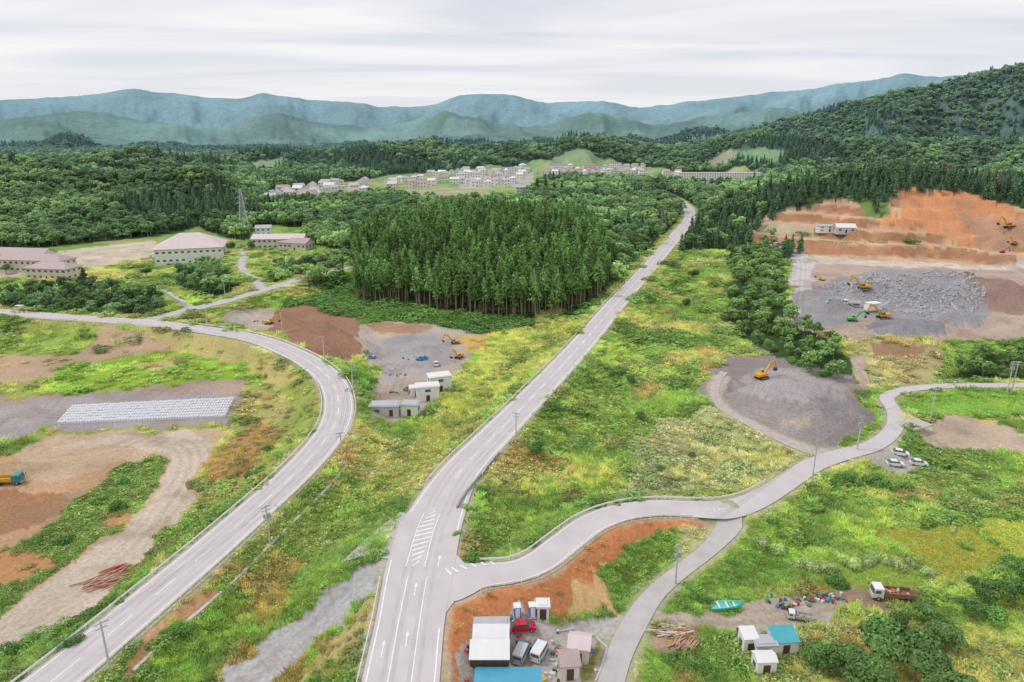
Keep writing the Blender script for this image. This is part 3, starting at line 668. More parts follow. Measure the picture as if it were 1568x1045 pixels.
# ---------- meadow ----------
k=.0072; nr=int(math.log(520/62)/k); na=int(1.55/k); J,I=np.meshgrid(np.arange(nr),np.arange(na),indexing='ij')
rr=62*np.exp((J.ravel()+rng.uniform(0,1,J.size))*k); aa=-.775+(I.ravel()+rng.uniform(0,1,I.size))*k
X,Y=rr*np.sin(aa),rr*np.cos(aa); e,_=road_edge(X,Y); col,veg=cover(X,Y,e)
keep=(veg>0)&(rng.uniform(0,1,len(X))<np.clip(veg,0,1)); X,Y,col,veg,rr,e=X[keep],Y[keep],col[keep],veg[keep],rr[keep],e[keep]; n=len(X)
nb=fbm(X/11,Y/11,3,121); sp=rr*k
typ=np.where(fbm(X/22,Y/22,3,125)+rng.normal(0,.08,n)>.5,rng.integers(0,3,n),rng.integers(3,5,n))
pad=veg>2.5
shr=(((nb>.58)&(rng.uniform(0,1,n)<.28))|((veg>1.5)&(rng.uniform(0,1,n)<.35)))&~pad; typ=np.where(shr,rng.integers(5,7,n),typ); typ=np.where(pad,rng.integers(3,5,n),typ)
tall=ss(.4,.65,fbm(X/16,Y/16,3,141))
sc=np.clip(sp*1.1,.7,3)*rng.uniform(.7,1.35,n); sc=np.where(shr,sc*rng.uniform(1.0,1.9,n),sc); zz=np.where(typ>=5,rng.uniform(.7,1.2,n),rng.uniform(.5,1.0,n)*(.7+.8*tall))*np.clip(1.3/sc,.45,1); zz=np.where(pad,.35,zz)
soil=(col[:,0]>col[:,1]*1.1)&(veg<.6); col[soil]=col[soil]*.3+C(132,150,80)*.7
tint=col*rng.uniform(.78,1.42,(n,1))*1.68*np.array([1.12,1.03,.95]); tint=np.where(shr[:,None],tint*np.array([.64,.78,.74]),tint); tint=np.where(pad[:,None],col*1.65*rng.uniform(.95,1.1,(n,1)),tint)
tint*=np.stack([rng.uniform(.85,1.18,n),np.ones(n),rng.uniform(.8,1.2,n)],1); tint=np.minimum(desat(tint,.17),.85)
scatter('meadow_vegetation',np.stack([X,Y,hz(X,Y)-.03],1),np.stack([np.zeros(n),np.zeros(n),rng.uniform(0,6.28,n)],1),np.stack([sc,sc,sc*zz],1),typ,tint,PM)
print('meadow',n,time.time()-T0)
# ---------- individually placed trees & shrubs ----------
NB=[broadleaf('broadleaf_tree',4200,.30,M_leafO,9,s,w,14) for s,w in((51,1.1),(52,1.35),(53,1.0))]
NSH=[bush('shrub',900,.085,M_leafO,s) for s in(61,62,63)]
NC=cedar('conifer_tree',1500,M_leafO,13,71,.1,2.8)
def tree(u,v,sc,kind='b',rgb=(92,130,58),nm=None):
    x,y,z=g(u,v); c=C(*rgb)*2.1*random.uniform(.8,1.2); c=c*.85+c.mean()*.15
    me={'b':random.choice(NB),'s':random.choice(NSH),'c':NC}[kind]; nm=nm or {'b':'broadleaf_tree','s':'shrub','c':'conifer_tree'}[kind]
    o=bpy.data.objects.new(nm,me); scene.collection.objects.link(o); o.location=(x,y,z-.1); o.rotation_euler=(0,0,random.uniform(0,6.28)); o.scale=(sc,sc,sc*random.uniform(.85,1.05)); o.color=(*c,1)
for u,v,s in [(1290,1040,.85),(1340,1020,1.0),(1400,1040,1.05),(1250,1025,.7),(1440,1000,.75),(1500,925,.75),(1545,925,.8),(1480,945,.55),(1370,980,.6),(1420,960,.6),(1330,1075,1.0),(1450,1080,.9),(1570,905,.7)]: tree(u,v,s,'b',(94,126,66))
for u,v,s in [(820,700,.5),(980,645,.45),(1060,430,.8),(1050,470,.6),(965,590,.5),(385,385,.8),(355,385,.8),(10,420,.8),(112,425,.8),(225,425,.7)]: tree(u,v,s,'b',(88,120,66))
for u,v,s in [(133,450,1.2),(600,310,1),(605,308,1),(822,300,1.6),(835,300,1.7),(848,302,1.5),(860,300,1.4)]: tree(u,v,s,'c',(72,102,62))
for u,v,s in [(270,975,2.3),(285,968,1.6),(50,985,2.2),(90,975,2.4),(110,985,1.8),(20,1000,2.2),(430,700,2),(410,690,1.8),(385,735,2.2),(400,725,1.8),(150,770,2),(60,830,1.8),(100,830,2.0),(190,740,1.6),(180,780,2.2),(1275,890,2.4),(1285,897,2.0),(1515,945,3),(1060,700,1.4),(905,625,1.6),(780,495,2.2),(950,575,2.2),(1000,610,1.6),(820,690,2.4),(1290,735,2.6),(1310,740,2.8),(1335,742,3),(1360,745,3),(1270,742,2.2),(1240,750,2),(1385,748,2.4),(1250,780,2.0),(1180,800,1.8),(1120,860,1.6),(1060,905,2),(1045,925,1.6),(1075,920,1.8),(1550,870,3),(1530,880,2.5),(1480,840,1.4),(255,980,1.6),(1230,560,3),(1260,575,3),(1210,555,3),(720,780,1.5),(860,720,1.4),(890,690,1.6),(800,760,1.6),(700,820,1.0),(770,740,1.2),(1010,720,1.5),(560,540,1.5),(1400,770,2),(1450,765,2),(1500,760,2.2)]: tree(u,v,s,'s',random.choice([(98,134,66),(114,148,72),(90,124,66)]))
for u,v,s in [(1235,870,2.4),(1265,875,2.2),(1300,868,2.4),(1335,865,2.2),(1370,868,2.4),(1395,865,1.8),(1165,835,2.0),(1190,845,2.0),(1420,880,1.8),(1460,815,1.2)]: tree(u,v,s,'s',(150,164,108),'pampas_grass')
# ---------- buildings ----------
W_white=mat('wall_white',C(242,240,237),.8,.06,.5); W_cream=mat('wall_cream',C(232,220,208),.8,.06,.5); W_grey=mat('wall_grey',C(205,204,202),.8,.06,.5); W_wood=mat('wall_dark_wood',C(92,66,54),.8,.25,2)
R_pink=mat('roof_pinkish',C(224,206,206),.6,.08,.6); R_grey=mat('roof_grey',C(190,190,196),.6,.1,.6); R_brown=mat('roof_brown',C(188,168,166),.6,.1,.6); R_blue=mat('roof_blue',C(80,170,200),.5,.1,.8); R_teal=mat('roof_teal',C(80,178,188),.5,.1,.8); R_white=mat('roof_white',C(236,234,234),.6,.06,.6); R_red=mat('roof_rust',C(186,158,150),.6,.12,.6)
def building(name,loc,Lx,Wy,H,rh,rz,wall,roof,kind='gable',st=2,ov=.45,win=True,trim=None):
    mb=MB(); mb.box((0,0,H/2-.5),(Lx,Wy,H+1),0)
    a,b=Lx/2+ov,Wy/2+ov; t=.18
    if kind=='gable':
        mb.add([(-Lx/2,-Wy/2,H),(-Lx/2,Wy/2,H),(-Lx/2,0,H+rh*.93)],[(0,1,2)],0); mb.add([(Lx/2,-Wy/2,H),(Lx/2,Wy/2,H),(Lx/2,0,H+rh*.93)],[(2,1,0)],0)
        for s in(-1,1):
            lo=H-rh*ov/(Wy/2)+.02
            mb.add([(-a,s*b,lo),(a,s*b,lo),(a,0,H+rh),(-a,0,H+rh),(-a,s*b,lo+t),(a,s*b,lo+t),(a,0,H+rh+t),(-a,0,H+rh+t)],[(0,1,2,3),(4,5,6,7),(0,1,5,4),(1,2,6,5),(3,0,4,7)],1)
    elif kind=='hip':
        c=max(a-b,0.01); mb.add([(-a,-b,H),(a,-b,H),(a,b,H),(-a,b,H),(-c,0,H+rh),(c,0,H+rh)],[(0,1,5,4),(1,2,5),(2,3,4,5),(3,0,4),(3,2,1,0)],1); mb.box((0,0,H-.1),(2*a,2*b,.17),1)
    elif kind=='shed':
        mb.add([(-a,-b,H+.03),(a,-b,H+.03),(a,b,H+rh),(-a,b,H+rh),(-a,-b,H+.15),(a,-b,H+.15),(a,b,H+rh+.12),(-a,b,H+rh+.12)],[(3,2,1,0),(4,5,6,7),(0,1,5,4),(1,2,6,5),(2,3,7,6),(3,0,4,7)],1)
        mb.add([(-Lx/2,-Wy/2,H),(-Lx/2,Wy/2,H),(-Lx/2,Wy/2,H+rh)],[(0,1,2)],0);mb.add([(Lx/2,-Wy/2,H),(Lx/2,Wy/2,H),(Lx/2,Wy/2,H+rh)],[(0,1,2)],0);mb.add([(-Lx/2,Wy/2,H),(Lx/2,Wy/2,H),(Lx/2,Wy/2,H+rh),(-Lx/2,Wy/2,H+rh)],[(0,1,2,3)],0)
    else:
        mb.box((0,0,H+.1),(Lx+.5,Wy+.5,.3),1); mb.box((0,0,H+.32),(Lx-.4,Wy-.4,.12),1)
    if win:
        sh=H/st
        for f in range(st):
            zc=f*sh+sh*.55; hh=min(1.2,sh*.36)
            n=max(int(Lx/3.6),1)
            for k in range(n):
                x=-Lx/2+(k+.5)*Lx/n
                for s in(-1,1):
                    if f==0 and k==n//2 and s==-1 : mb.box((x,s*Wy/2,1.05),(1.1,.08,2.1),3); continue
                    mb.box((x,s*Wy/2,zc),(min(1.7,Lx/n*.5),.06,hh),2); mb.box((x,s*(Wy/2+.02),zc-hh/2-.06),(min(1.9,Lx/n*.58),.12,.09),0)
            n=max(int(Wy/3.5),1)
            for k in range(n):
                y=-Wy/2+(k+.5)*Wy/n
                for s in(-1,1): mb.box((s*Lx/2,y,zc),(.06,min(1.5,Wy/n*.45),hh),2)
    return mb.obj(name,[wall,roof,M_glass,W_wood],loc,rz)
clusters=[([(410,312),(412,296),(500,284),(560,281),(562,300),(480,312)],40),([(585,289),(600,275),(690,268),(690,282),(620,292)],22),([(690,284),(690,266),(760,259),(815,259),(815,280),(760,288)],46),([(835,270),(850,260),(985,257),(985,268)],40),([(1015,270),(1040,262),(1045,272)],4)]
used=[]; random.seed(11)
for poly,cnt in clusters:
    pa=np.array(poly,float); k=0;tries=0
    while k<cnt and tries<3000:
        tries+=1; u=random.uniform(pa[:,0].min(),pa[:,0].max()); v=random.uniform(pa[:,1].min(),pa[:,1].max())
        if not inside(np.array([u]),np.array([v]),pa)[0]: continue
        x,y,z=g(u,v)
        if y>1480 or any((x-a)**2+(y-b)**2<14**2 for a,b in used): continue
        used.append((x,y)); k+=1; big=random.random()<.08
        building('apartment_block' if big else 'house',(x,y,z),random.uniform(10,14)*(1.8 if big else 1),random.uniform(7.5,9.5),random.uniform(6,8) if not big else 9.5,random.uniform(2,3.2),random.choice([0,.15,-.15,1.5,1.7,.7])+random.uniform(-.15,.15),random.choice([W_white,W_cream,W_white,W_white,W_white]),random.choice([R_grey,R_grey,R_pink,R_brown,R_white,R_white,R_red]),'flat' if big else random.choice(['gable','hip','gable']),3 if big else 2)
x,y,z=g(1100,280); building('apartment_block',(x,y,z+2),120,14,12,1,.0,W_white,R_pink,'flat',4)
x,y,z=g(800,300); building('apartment_block',(x,y,z),16,14,10,1,.1,W_grey,R_grey,'flat',3)
x,y,z=g(296,399); building('school_gymnasium',(x,y,z),40,28,10,8,.3,W_white,R_pink,'hip',2,1.0)
x,y,z=g(55,415); building('school_building',(x,y,z),46,13,7.5,3,-.15,W_cream,R_brown,'hip',2,.8)
x,y,z=g(85,426); building('school_building',(x,y,z),26,12,6.5,3,-.15,W_cream,R_brown,'hip',2,.8)
x,y,z=g(25,405); building('school_building',(x,y,z),50,12,7.5,3,-.15,W_cream,R_brown,'gable',2,.8)
x,y,z=g(430,380); building('school_building',(x,y,z),36,14,7.5,2.5,.05,W_cream,R_pink,'gable',2,.8)
x,y,z=g(455,382); building('school_building',(x,y,z),22,12,5.5,2.5,-.3,W_cream,R_brown,'gable',1,.8)
x,y,z=g(405,360); building('house',(x,y,z),12,9,6,2,.2,W_white,R_grey,'gable',2)
x,y,z=g(245,400); building('storage_shed',(x,y,z),8,4,3,.5,.4,W_grey,R_grey,'shed',1,.2,False)
x,y,z=g(1292,357); building('site_office',(x,y,z),12,8,3.6,2.0,-.1,W_grey,R_white,'gable',1)
x,y,z=g(1262,356); building('site_office',(x,y,z),10,5,3.8,.6,-.05,W_white,R_grey,'shed',2)
for u,v,lx,wy,h,rz,wl,rf in((590,634,8.5,4.3,3,.0,W_grey,R_grey),(629,634,5,4,3.2,-.1,W_white,R_grey),(655,612,7,4.2,4.6,.2,W_white,R_white),(673,597,7,4.6,5.0,.35,W_white,R_white),(638,606,4,3,2.8,.2,W_white,R_white)):
    x,y,z=g(u,v); building('prefab_office',(x,y,z),lx,wy,h,.4,rz,wl,rf,'flat',2 if h>4 else 1)
x,y,z=g(750,1022); building('hut',(x,y,z),5.8,3.2,2.8,.7,.0,W_wood,R_white,'shed',1,.15)
x,y,z=g(752,994); building('hut',(x,y,z),5.5,2.9,2.7,.6,.0,W_white,R_white,'shed',1,.15)
x,y,z=g(753,973); building('storage_container',(x,y,z),5.4,2.2,2.3,.3,.03,W_grey,R_grey,'flat',1,.1,False)
x,y,z=g(870,1030); building('shed_house',(x,y,z),2.8,3.4,2.7,1.0,.1,W_cream,R_brown,'gable',1,.25)
x,y,z=g(887,1006); building('shed_house',(x,y,z),3.2,3.5,2.9,1.0,-.2,W_cream,R_pink,'gable',1,.25)
x,y,z=g(778,1073); building('blue_roof_house',(x,y,z),9,5.5,3.0,1.0,0,W_cream,R_blue,'gable',1,.4)
x,y,z=g(1144,994); building('storage_shed',(x,y,z),2.4,2.6,2.8,.4,.05,W_white,R_white,'shed',1,.1)
x,y,z=g(1168,1028); building('storage_shed',(x,y,z),3.0,2.4,2.6,.5,.05,W_white,R_white,'gable',1,.15)
x,y,z=g(1168,1003); building('storage_shed',(x,y,z),3.2,2.2,2.6,.3,.05,W_white,R_grey,'flat',1,.1)
x,y,z=g(1197,996); building('teal_roof_hut',(x,y,z),3.8,2.8,2.6,.8,.05,W_white,R_teal,'shed',1,.2)
def toilet(u,v,c,rz):
    x,y,z=g(u,v); mb=MB(); mb.box((0,0,.1),(1.2,1.4,.2),1); mb.box((0,0,1.25),(1.1,1.3,2.1),0); mb.box((0,-.66,1.2),(.75,.05,1.85),1); mb.box((0,0,2.35),(1.25,1.45,.12),1,0,.8); mb.cyl((.4,.5,2.3),(.4,.5,2.9),.06,.06,1)
    mb.obj('portable_toilet',[c,W_white],(x,y,z),rz)
M_blue=mat('plastic_blue',C(80,130,190),.5,.1,1)
toilet(792,945,M_blue,.1);toilet(815,945,M_blue,.1)
x,y,z=g(831,944); building('storage_shed',(x,y,z),1.9,1.9,2.5,.2,.0,W_white,R_white,'flat',1,.1)
# ---------- vehicles ----------
M_tire=M_dark
def wheels(mb,xs,hw,r,m,w=.22):
    for x in xs:
        for s in(-1,1): mb.cyl((x,s*(hw-w),r),(x,s*hw,r),r,r,m,14); mb.cyl((x,s*hw,r),(x,s*(hw+.02),r),r*.5,r*.5,3,10)
def car(u,v,col,deg,kind='car'):
    x,y,z=g(u,v); mb=MB(); M=mat('car_paint_%d_%d_%d'%col,C(*col),.3,.02,1)
    if kind=='car':
        mb.prism([(-2,.3),(2,.3),(2.05,.6),(1.95,.82),(1.1,.98),(-1.75,1.02),(-2.03,.9),(-2.05,.5)],-.82,.82,0)
        mb.prism([(1.15,.97),(.45,1.46),(-1.2,1.5),(-1.85,1.0)],-.72,.72,2); mb.prism([(.42,1.47),(-1.18,1.51),(-1.2,1.55),(.4,1.51)],-.7,.7,0)
        for a in(-.72,.68): mb.box((a*.5-.3,0,1.25),(.07,1.46,.46),0)
        wheels(mb,(-1.3,1.3),.84,.31,1); fx=2.03
        lz=.68
    else:
        mb.prism([(-1.75,.3),(1.7,.3),(1.75,.7),(1.62,1.0),(1.15,1.8),(.95,1.86),(-1.65,1.86),(-1.75,1.7)],-.74,.74,0)
        mb.add([(1.66,-.65,1.0),(1.66,.65,1.0),(1.22,.6,1.72),(1.22,-.6,1.72)],[(0,1,2,3)],2)
        for s in(-1,1):
            for a,b in((.35,1.25),(-.65,.25),(-1.6,-.75)): mb.box(((a+b)/2,s*.745,1.4),(b-a,.02,.5),2)
        mb.box((-1.76,0,1.4),(.02,1.2,.5),2); wheels(mb,(-1.15,1.15),.76,.29,1); fx=1.74; lz=.75
    for s in(-1,1): mb.box((fx,s*.6,lz),(.06,.3,.16),3); mb.box((-fx-.02,s*.62,lz+.05),(.05,.2,.2),4)
    mb.box((fx+.03,0,.4),(.08,1.5,.16),1)
    mb.obj('parked_car' if kind=='car' else 'parked_van',[M,M_tire,M_glass,M_steel,mat('tail_light',C(180,30,30),.4)],(x,y,z+.02),math.radians(deg),1.0 if kind=='car' else 1.12)
WH=(240,240,240)
car(801,966,(215,35,55),5);car(798,1008,(205,208,212),70,'van');car(826,1005,(235,236,238),65,'van')
car(1378,698,WH,-20);car(1370,714,WH,-10);car(1406,713,WH,-15)
car(668,560,WH,100);car(32,475,WH,0,'van');car(1193,376,(90,140,190),0);car(1225,372,(80,90,100),10)
def truck(u,v,cab,bed,deg,name='dump_truck',sc=1.0,load=None):
    x,y,z=g(u,v); mb=MB(); Mc=mat('truck_cab_%d_%d_%d'%cab,C(*cab),.35,.03,1); Mb=mat('truck_bed_%d_%d_%d'%bed,C(*bed),.6,.12,1)
    mb.box((-.4,0,.75),(6.6,.9,.28),1)
    mb.prism([(1.5,.65),(3.2,.65),(3.25,1.4),(3.05,2.35),(2.9,2.5),(1.5,2.5)],-1.1,1.1,0)
    mb.add([(3.28,-.95,1.45),(3.28,.95,1.45),(3.1,.9,2.25),(3.1,-.9,2.25)],[(0,1,2,3)],2)
    for s in(-1,1): mb.box((2.5,s*1.105,1.85),(.95,.02,.6),2); mb.box((3.27,s*.8,1.0),(.06,.35,.2),3); mb.box((3.35,s*1.3,1.95),(.08,.2,.4),1)
    mb.box((3.3,0,.6),(.15,2.1,.3),3)
    mb.box((-1.1,0,1.02),(4.8,2.2,.14),4)
    for s in(-1,1):
        mb.box((-1.1,s*1.1,1.45),(4.8,.09,.75),4)
        for k in range(5): mb.box((-3.2+k*1.05,s*1.17,1.45),(.1,.07,.7),4)
    mb.box((-3.5,0,1.45),(.09,2.28,.75),4); mb.box((1.32,0,1.7),(.09,2.28,1.2),4)
    if load: 
        for k in range(14): mb.box((random.uniform(-3,1),random.uniform(-.8,.8),1.2+random.uniform(0,.4)),(random.uniform(.4,1.6),random.uniform(.2,.5),random.uniform(.1,.4)),random.choice([3,5,4]),random.uniform(0,3))
    wheels(mb,(-2.7,-1.6,2.3),1.1,.48,1,.35)
    mb.obj(name,[Mc,M_tire,M_glass,M_steel,Mb,mat('load_orange',C(200,130,90),.7)],(x,y,z+.02),math.radians(deg),sc)
truck(14,742,(40,155,155),(215,170,60),8,'dump_truck',1.0); truck(1362,918,(240,240,240),(160,110,95),172,'flatbed_truck',1.0,True); truck(1224,950,(235,235,235),(190,190,185),165,'light_truck',.6,True)
truck(1303,468,(235,235,235),(225,225,225),170,'dump_truck',1.0);truck(648,606,(80,110,160),(80,100,120),10,'dump_truck',.85)
def excavator(u,v,deg,col=(228,165,40),sc=1.0,up=.35,dz=0):
    x,y,z=g(u,v); mb=MB(); M=mat('machine_%d_%d_%d'%col,C(*col),.45,.06,1)
    for s in(-1,1):
        mb.prism([(-1.9,.15),(-1.6,0),(1.6,0),(1.9,.15),(2.05,.42),(1.9,.72),(1.6,.85),(-1.6,.85),(-1.9,.72),(-2.05,.42)],s*1.25-.3,s*1.25+.3,1)
        for k in range(5): mb.cyl((-1.4+k*.7,s*1.25-.32,.4),(-1.4+k*.7,s*1.25+.32,.4),.22,.22,3,8)
    mb.box((0,0,.6),(2.0,1.9,.4),1); mb.cyl((0,0,.75),(0,0,1.05),.75,.75,1,14)
    mb.prism([(-2.4,1.1),(1.5,1.1),(1.5,1.7),(.4,1.95),(-2.1,2.0),(-2.45,1.7)],-1.3,.4,0); mb.box((-2.3,0,1.5),(.7,2.5,.9),0,0,.92); mb.box((-.9,.85,1.5),(2.6,.85,.75),0)
    mb.box((.75,.85,1.95),(1.5,.9,1.75),0,0,.9); mb.box((.8,.85,2.15),(1.53,.75,.95),2,0,.93); mb.box((.75,.85,2.15),(1.2,.93,.9),2,0,.93)
    p0=np.array([1.2,-.1,1.4]); p1=p0+np.array([2.4,0,2.9+up]); p2=p1+np.array([2.2,0,.2+up*1.5]); p3=p2+np.array([.9,0,-2.7])
    def beam(a,b,h0,h1,w):
        d=(b-a)/np.linalg.norm(b-a); n=np.array([-d[2],0,d[0]])
        mb.prism([tuple((a-n*h0)[[0,2]]),tuple((b-n*h1)[[0,2]]),tuple((b+n*h1)[[0,2]]),tuple((a+n*h0)[[0,2]])],-.1-w,-.1+w,0)
    beam(p0,p1,.25,.38,.22);beam(p1,p2,.38,.2,.2);beam(p2+np.array([-.2,0,.5]),p3,.28,.15,.17)
    mb.cyl(p0+np.array([.7,0,.1]),p1+np.array([.1,0,-.35]),.1,.08,3,6); mb.cyl(p1+np.array([.1,0,.4]),p2+np.array([-.3,0,.6]),.1,.08,3,6)
    bx,bz=p3[0],p3[2]; mb.prism([(bx+.2,bz+.1),(bx+.25,bz-.5),(bx-.2,bz-1.0),(bx-.9,bz-.9),(bx-1.0,bz-.6),(bx-.4,bz-.35),(bx-.2,bz+.1)],-.6,.45,1)
    mb.obj('excavator',[M,M_tire,M_glass,M_steel],(x,y,z+dz),math.radians(deg),sc)
YL=(235,172,40)
excavator(1166,580,30,YL,1.0);excavator(412,497,-10,YL,.8);excavator(697,527,200,YL,.75);excavator(703,549,240,YL,.75)
excavator(1322,446,175,YL,1.1);excavator(1352,488,185,YL,1.1);excavator(1545,350,190,YL,1.3);excavator(1553,376,200,YL,.9);excavator(1305,492,0,(90,190,70),.8);excavator(1258,430,120,YL,.6);excavator(1535,388,0,(200,50,40),.6);excavator(822,1048,200,(225,190,50),.5)
x,y,z=g(1335,478); mb=MB(); mb.box((0,0,2.2),(7,2.6,2.2),0,0,1.0); mb.box((0,0,3.7),(5,3.2,.9),0,0,1.25)
for a in(-2.6,2.6):
    for b in(-1,1): mb.box((a,b,.6),(.3,.3,1.4),1)
mb.prism([(3.2,1.2),(8.5,3.6),(8.5,3.9),(3.2,1.6)],-.5,.5,1); mb.obj('stone_crusher',[W_white,M_steel],(x,y,z),.3)
# ---------- poles ----------
def pole(u,v,h=9,rz=0,lamp=False,tr=False):
    x,y,z=g(u,v); mb=MB(); mb.cyl((0,0,-.5),(0,0,h),.2,.12,0,8)
    mb.box((0,0,h-.4),(2.0,.12,.14),1); mb.box((0,0,h-1.2),(1.6,.12,.12),1)
    for a in(-.9,-.3,.3,.9): mb.cyl((a,0,h-.33),(a,0,h-.05),.06,.05,2,6)
    if tr: mb.cyl((.45,0,h-2.9),(.45,0,h-1.9),.32,.32,1,12); mb.cyl((-.5,0,h-2.7),(-.5,0,h-1.9),.25,.25,1,12)
    mb.cyl((0,0,h-3),(.1,1.1,h-2.6),.04,.04,1,5)
    mb.obj('utility_pole',[M_conc,M_steel,W_white],(x,y,z),rz); return (x,y,z+h-.1)
PL=[pole(170,1031,9,.8,tr=False),pole(414,836,9,.8,tr=True),pole(525,715,9,.3),pole(541,603,9.5,0),pole(497,553,9,-.4),pole(433,514,9,-.8),pole(318,502,8,-.6)]
PR=[pole(1034,895,8.5,.6,tr=True),pole(1243,738,9.5,.4),pole(1312,690,9.5,.4,tr=True),pole(1424,645,10,.2),pole(1541,605,11,.2,tr=True)]
for u,v in((28,472),(137,470),(487,415),(1143,392),(1184,352),(1008,372),(1018,345),(980,410),(790,680),(345,455)): pole(u,v,8.5,random.uniform(-.5,.5))
pole(1548,605,11,.2)
def wire(name,A):
    mb=MB()
    for a,b in zip(A[:-1],A[1:]):
        for off in(-.8,0,.8):
            pr=None
            for t in np.linspace(0,1,9):
                p=(a[0]*(1-t)+b[0]*t+off*.7,a[1]*(1-t)+b[1]*t,a[2]*(1-t)+b[2]*t-4*.9*t*(1-t))
                if pr: mb.cyl(pr,p,.018,.018,0,3)
                pr=p
    mb.obj(name,[M_dark])
wire('power_line',PL);wire('power_line',PR)
x,y,z=g(375,357); mb=MB(); H=36
def leg(h): return 3.6*(1-h/H)**1.15+.55
lv=[0,5,10,14.5,18.5,22,25,28,30.5,33,36]
cn=lambda h:[(sx*leg(h),sy*leg(h),h) for sx,sy in((-1,-1),(1,-1),(1,1),(-1,1))]
for a,b in zip(lv[:-1],lv[1:]):
    A,B=cn(a),cn(b)
    for k in range(4): mb.cyl(A[k],B[k],.2,.2,0,4); mb.cyl(A[k],B[(k+1)%4],.1,.1,0,4); mb.cyl(A[(k+1)%4],B[k],.1,.1,0,4); mb.cyl(B[k],B[(k+1)%4],.1,.1,0,4)
for h,w in((24,5),(28.5,4.4),(33,3.8)):
    for s in(-1,1):
        for yy in(-.5,.5): mb.cyl((s*.6,yy,h),(s*w,0,h+.4),.12,.08,0,4); mb.cyl((s*.6,yy,h+1.6),(s*w,0,h+.4),.1,.08,0,4)
        mb.cyl((s*w,0,h+.4),(s*w,0,h-1.2),.1,.1,0,5)
mb.obj('lattice_pylon',[mat('pylon_steel',C(205,208,212),.6,.05,1)],(x,y,z),.3)
# white sack rows
mb=MB(); a,b,c,d=[np.array(g(*p)) for p in((88,652),(345,641),(360,612),(112,624))]
nx,ny=62,7
ex=(b-a)/np.linalg.norm(b-a); rz=math.atan2(ex[1],ex[0])
for i in range(nx):
    for j_ in range(ny):
        s,t=(i+.5)/nx,(j_+.5)/ny; p=(a*(1-s)+b*s)*(1-t)+(d*(1-s)+c*s)*t; zt=float(hz(p[0],p[1]))
        l=np.linalg.norm(b-a)/nx; w=np.linalg.norm(d-a)/ny; hh=random.uniform(.75,.95)
        mb.box((p[0],p[1],zt+hh/2-.05),(l*.9,w*.62,hh),0,rz+random.uniform(-.04,.04)); mb.box((p[0],p[1],zt+hh+.08),(l*.84,w*.56,.26),0,rz+random.uniform(-.04,.04),.6)
mb.obj('white_sandbag_rows',[mat('sack_white',C(236,236,240),.8,.08,1)])
# rubble & scrap
def rock(seed):
    R=random.Random(seed); mb=MB(); n=7
    V=[]
    for k,(zz,rr) in enumerate(((-.4,.6),(0,1),(.45,.6))):
        for i_ in range(n): a_=2*math.pi*i_/n; r_=rr*R.uniform(.7,1.1); V.append((r_*math.cos(a_),r_*math.sin(a_)*.8,zz+R.uniform(-.12,.12)))
    Fs=[(k*n+i_,k*n+(i_+1)%n,(k+1)*n+(i_+1)%n,(k+1)*n+i_) for k in range(2) for i_ in range(n)]+[tuple(range(2*n,3*n)),tuple(range(n))[::-1]]
    mb.add(V,Fs,0); return mb.mesh('rock_%d'%seed,[mat('broken_concrete',C(180,179,182),.9,.3,1.5)])
PRK=protocol('rock_proto',[rock(s) for s in range(4)])
RP=GP([(1250,440),(1345,418),(1460,420),(1510,445),(1470,492),(1400,482),(1320,472),(1335,435),(1260,470)])
X=rng.uniform(RP[:,0].min(),RP[:,0].max(),9000);Y=rng.uniform(RP[:,1].min(),RP[:,1].max(),9000); m=inside(X,Y,RP)&(fbm(X/10,Y/10,2,7)>.4);X,Y=X[m],Y[m];n=len(X);s=rng.uniform(.2,.95,n)**1.8*1.5+.12
scatter('rubble_pile',np.stack([X,Y,hz(X,Y)],1),rng.uniform(0,3,(n,3)),np.stack([s,s*.8,s*.7],1),rng.integers(0,4,n),np.ones((n,3)),PRK)
sm_=[mat('scrap_white',C(220,220,218)),mat('scrap_blue',C(60,140,190)),mat('scrap_red',C(190,90,80)),mat('scrap_wood',C(190,155,130)),mat('scrap_green',C(70,150,120)),mat('scrap_dark',C(80,78,80))]
def scrap(name,u,v,n,rx,ry,kinds=(0,1,2,3,4,5),long=False,rz0=0,sz=1):
    x,y,z=g(u,v); mb=MB()
    for k in range(n):
        px,py=random.gauss(0,rx*.5),random.gauss(0,ry*.5); m=random.choice(kinds); pz=float(hz(x+px,y+py))-z
        if long: mb.box((px,py,pz+.15+random.uniform(0,.5)),(random.uniform(2,4),.2,.15),m,rz0+random.gauss(0,.2))
        elif random.random()<.35: mb.cyl((px,py,pz),(px,py,pz+random.uniform(.4,.9)*sz),.3*sz,.3*sz,m,10)
        else: mb.box((px,py,pz+.25*sz),(random.uniform(.4,1.3)*sz,random.uniform(.3,.9)*sz,random.uniform(.3,.7)*sz),m,random.uniform(0,3),random.uniform(.8,1))
    mb.obj(name,sm_,(x,y,z))
for u,v,n,rx,ry in((1240,922,30,6,1.2),(1205,930,14,2.5,1.0),(1275,915,14,2.5,1),(785,955,10,3,1),(850,1000,14,1.5,4),(735,970,10,1,3),(1135,1005,8,1,2),(1310,940,8,2,1),(1150,972,8,4,1),(615,602,10,5,2),(560,548,8,3,1.5),(640,550,10,6,2),(615,575,6,4,2),(405,493,8,5,2),(1270,360,10,10,3),(1480,387,8,10,2),(720,1010,8,.8,3),(845,1040,10,1,3),(810,985,8,2,1),(905,1010,6,.6,2)): scrap('scrap_heap',u,v,n,rx,ry,sz=.8)
scrap('timber_pile',1025,965,24,2,1.5,(3,2,0),True,.1); scrap('timber_pile',1030,975,16,2.5,1,(3,2,0),True,-.1); scrap('timber_pile',160,895,30,3.5,1.5,(3,3,3,2),True,.75); scrap('timber_pile',185,875,22,2.5,1.5,(3,3,2),True,.75)
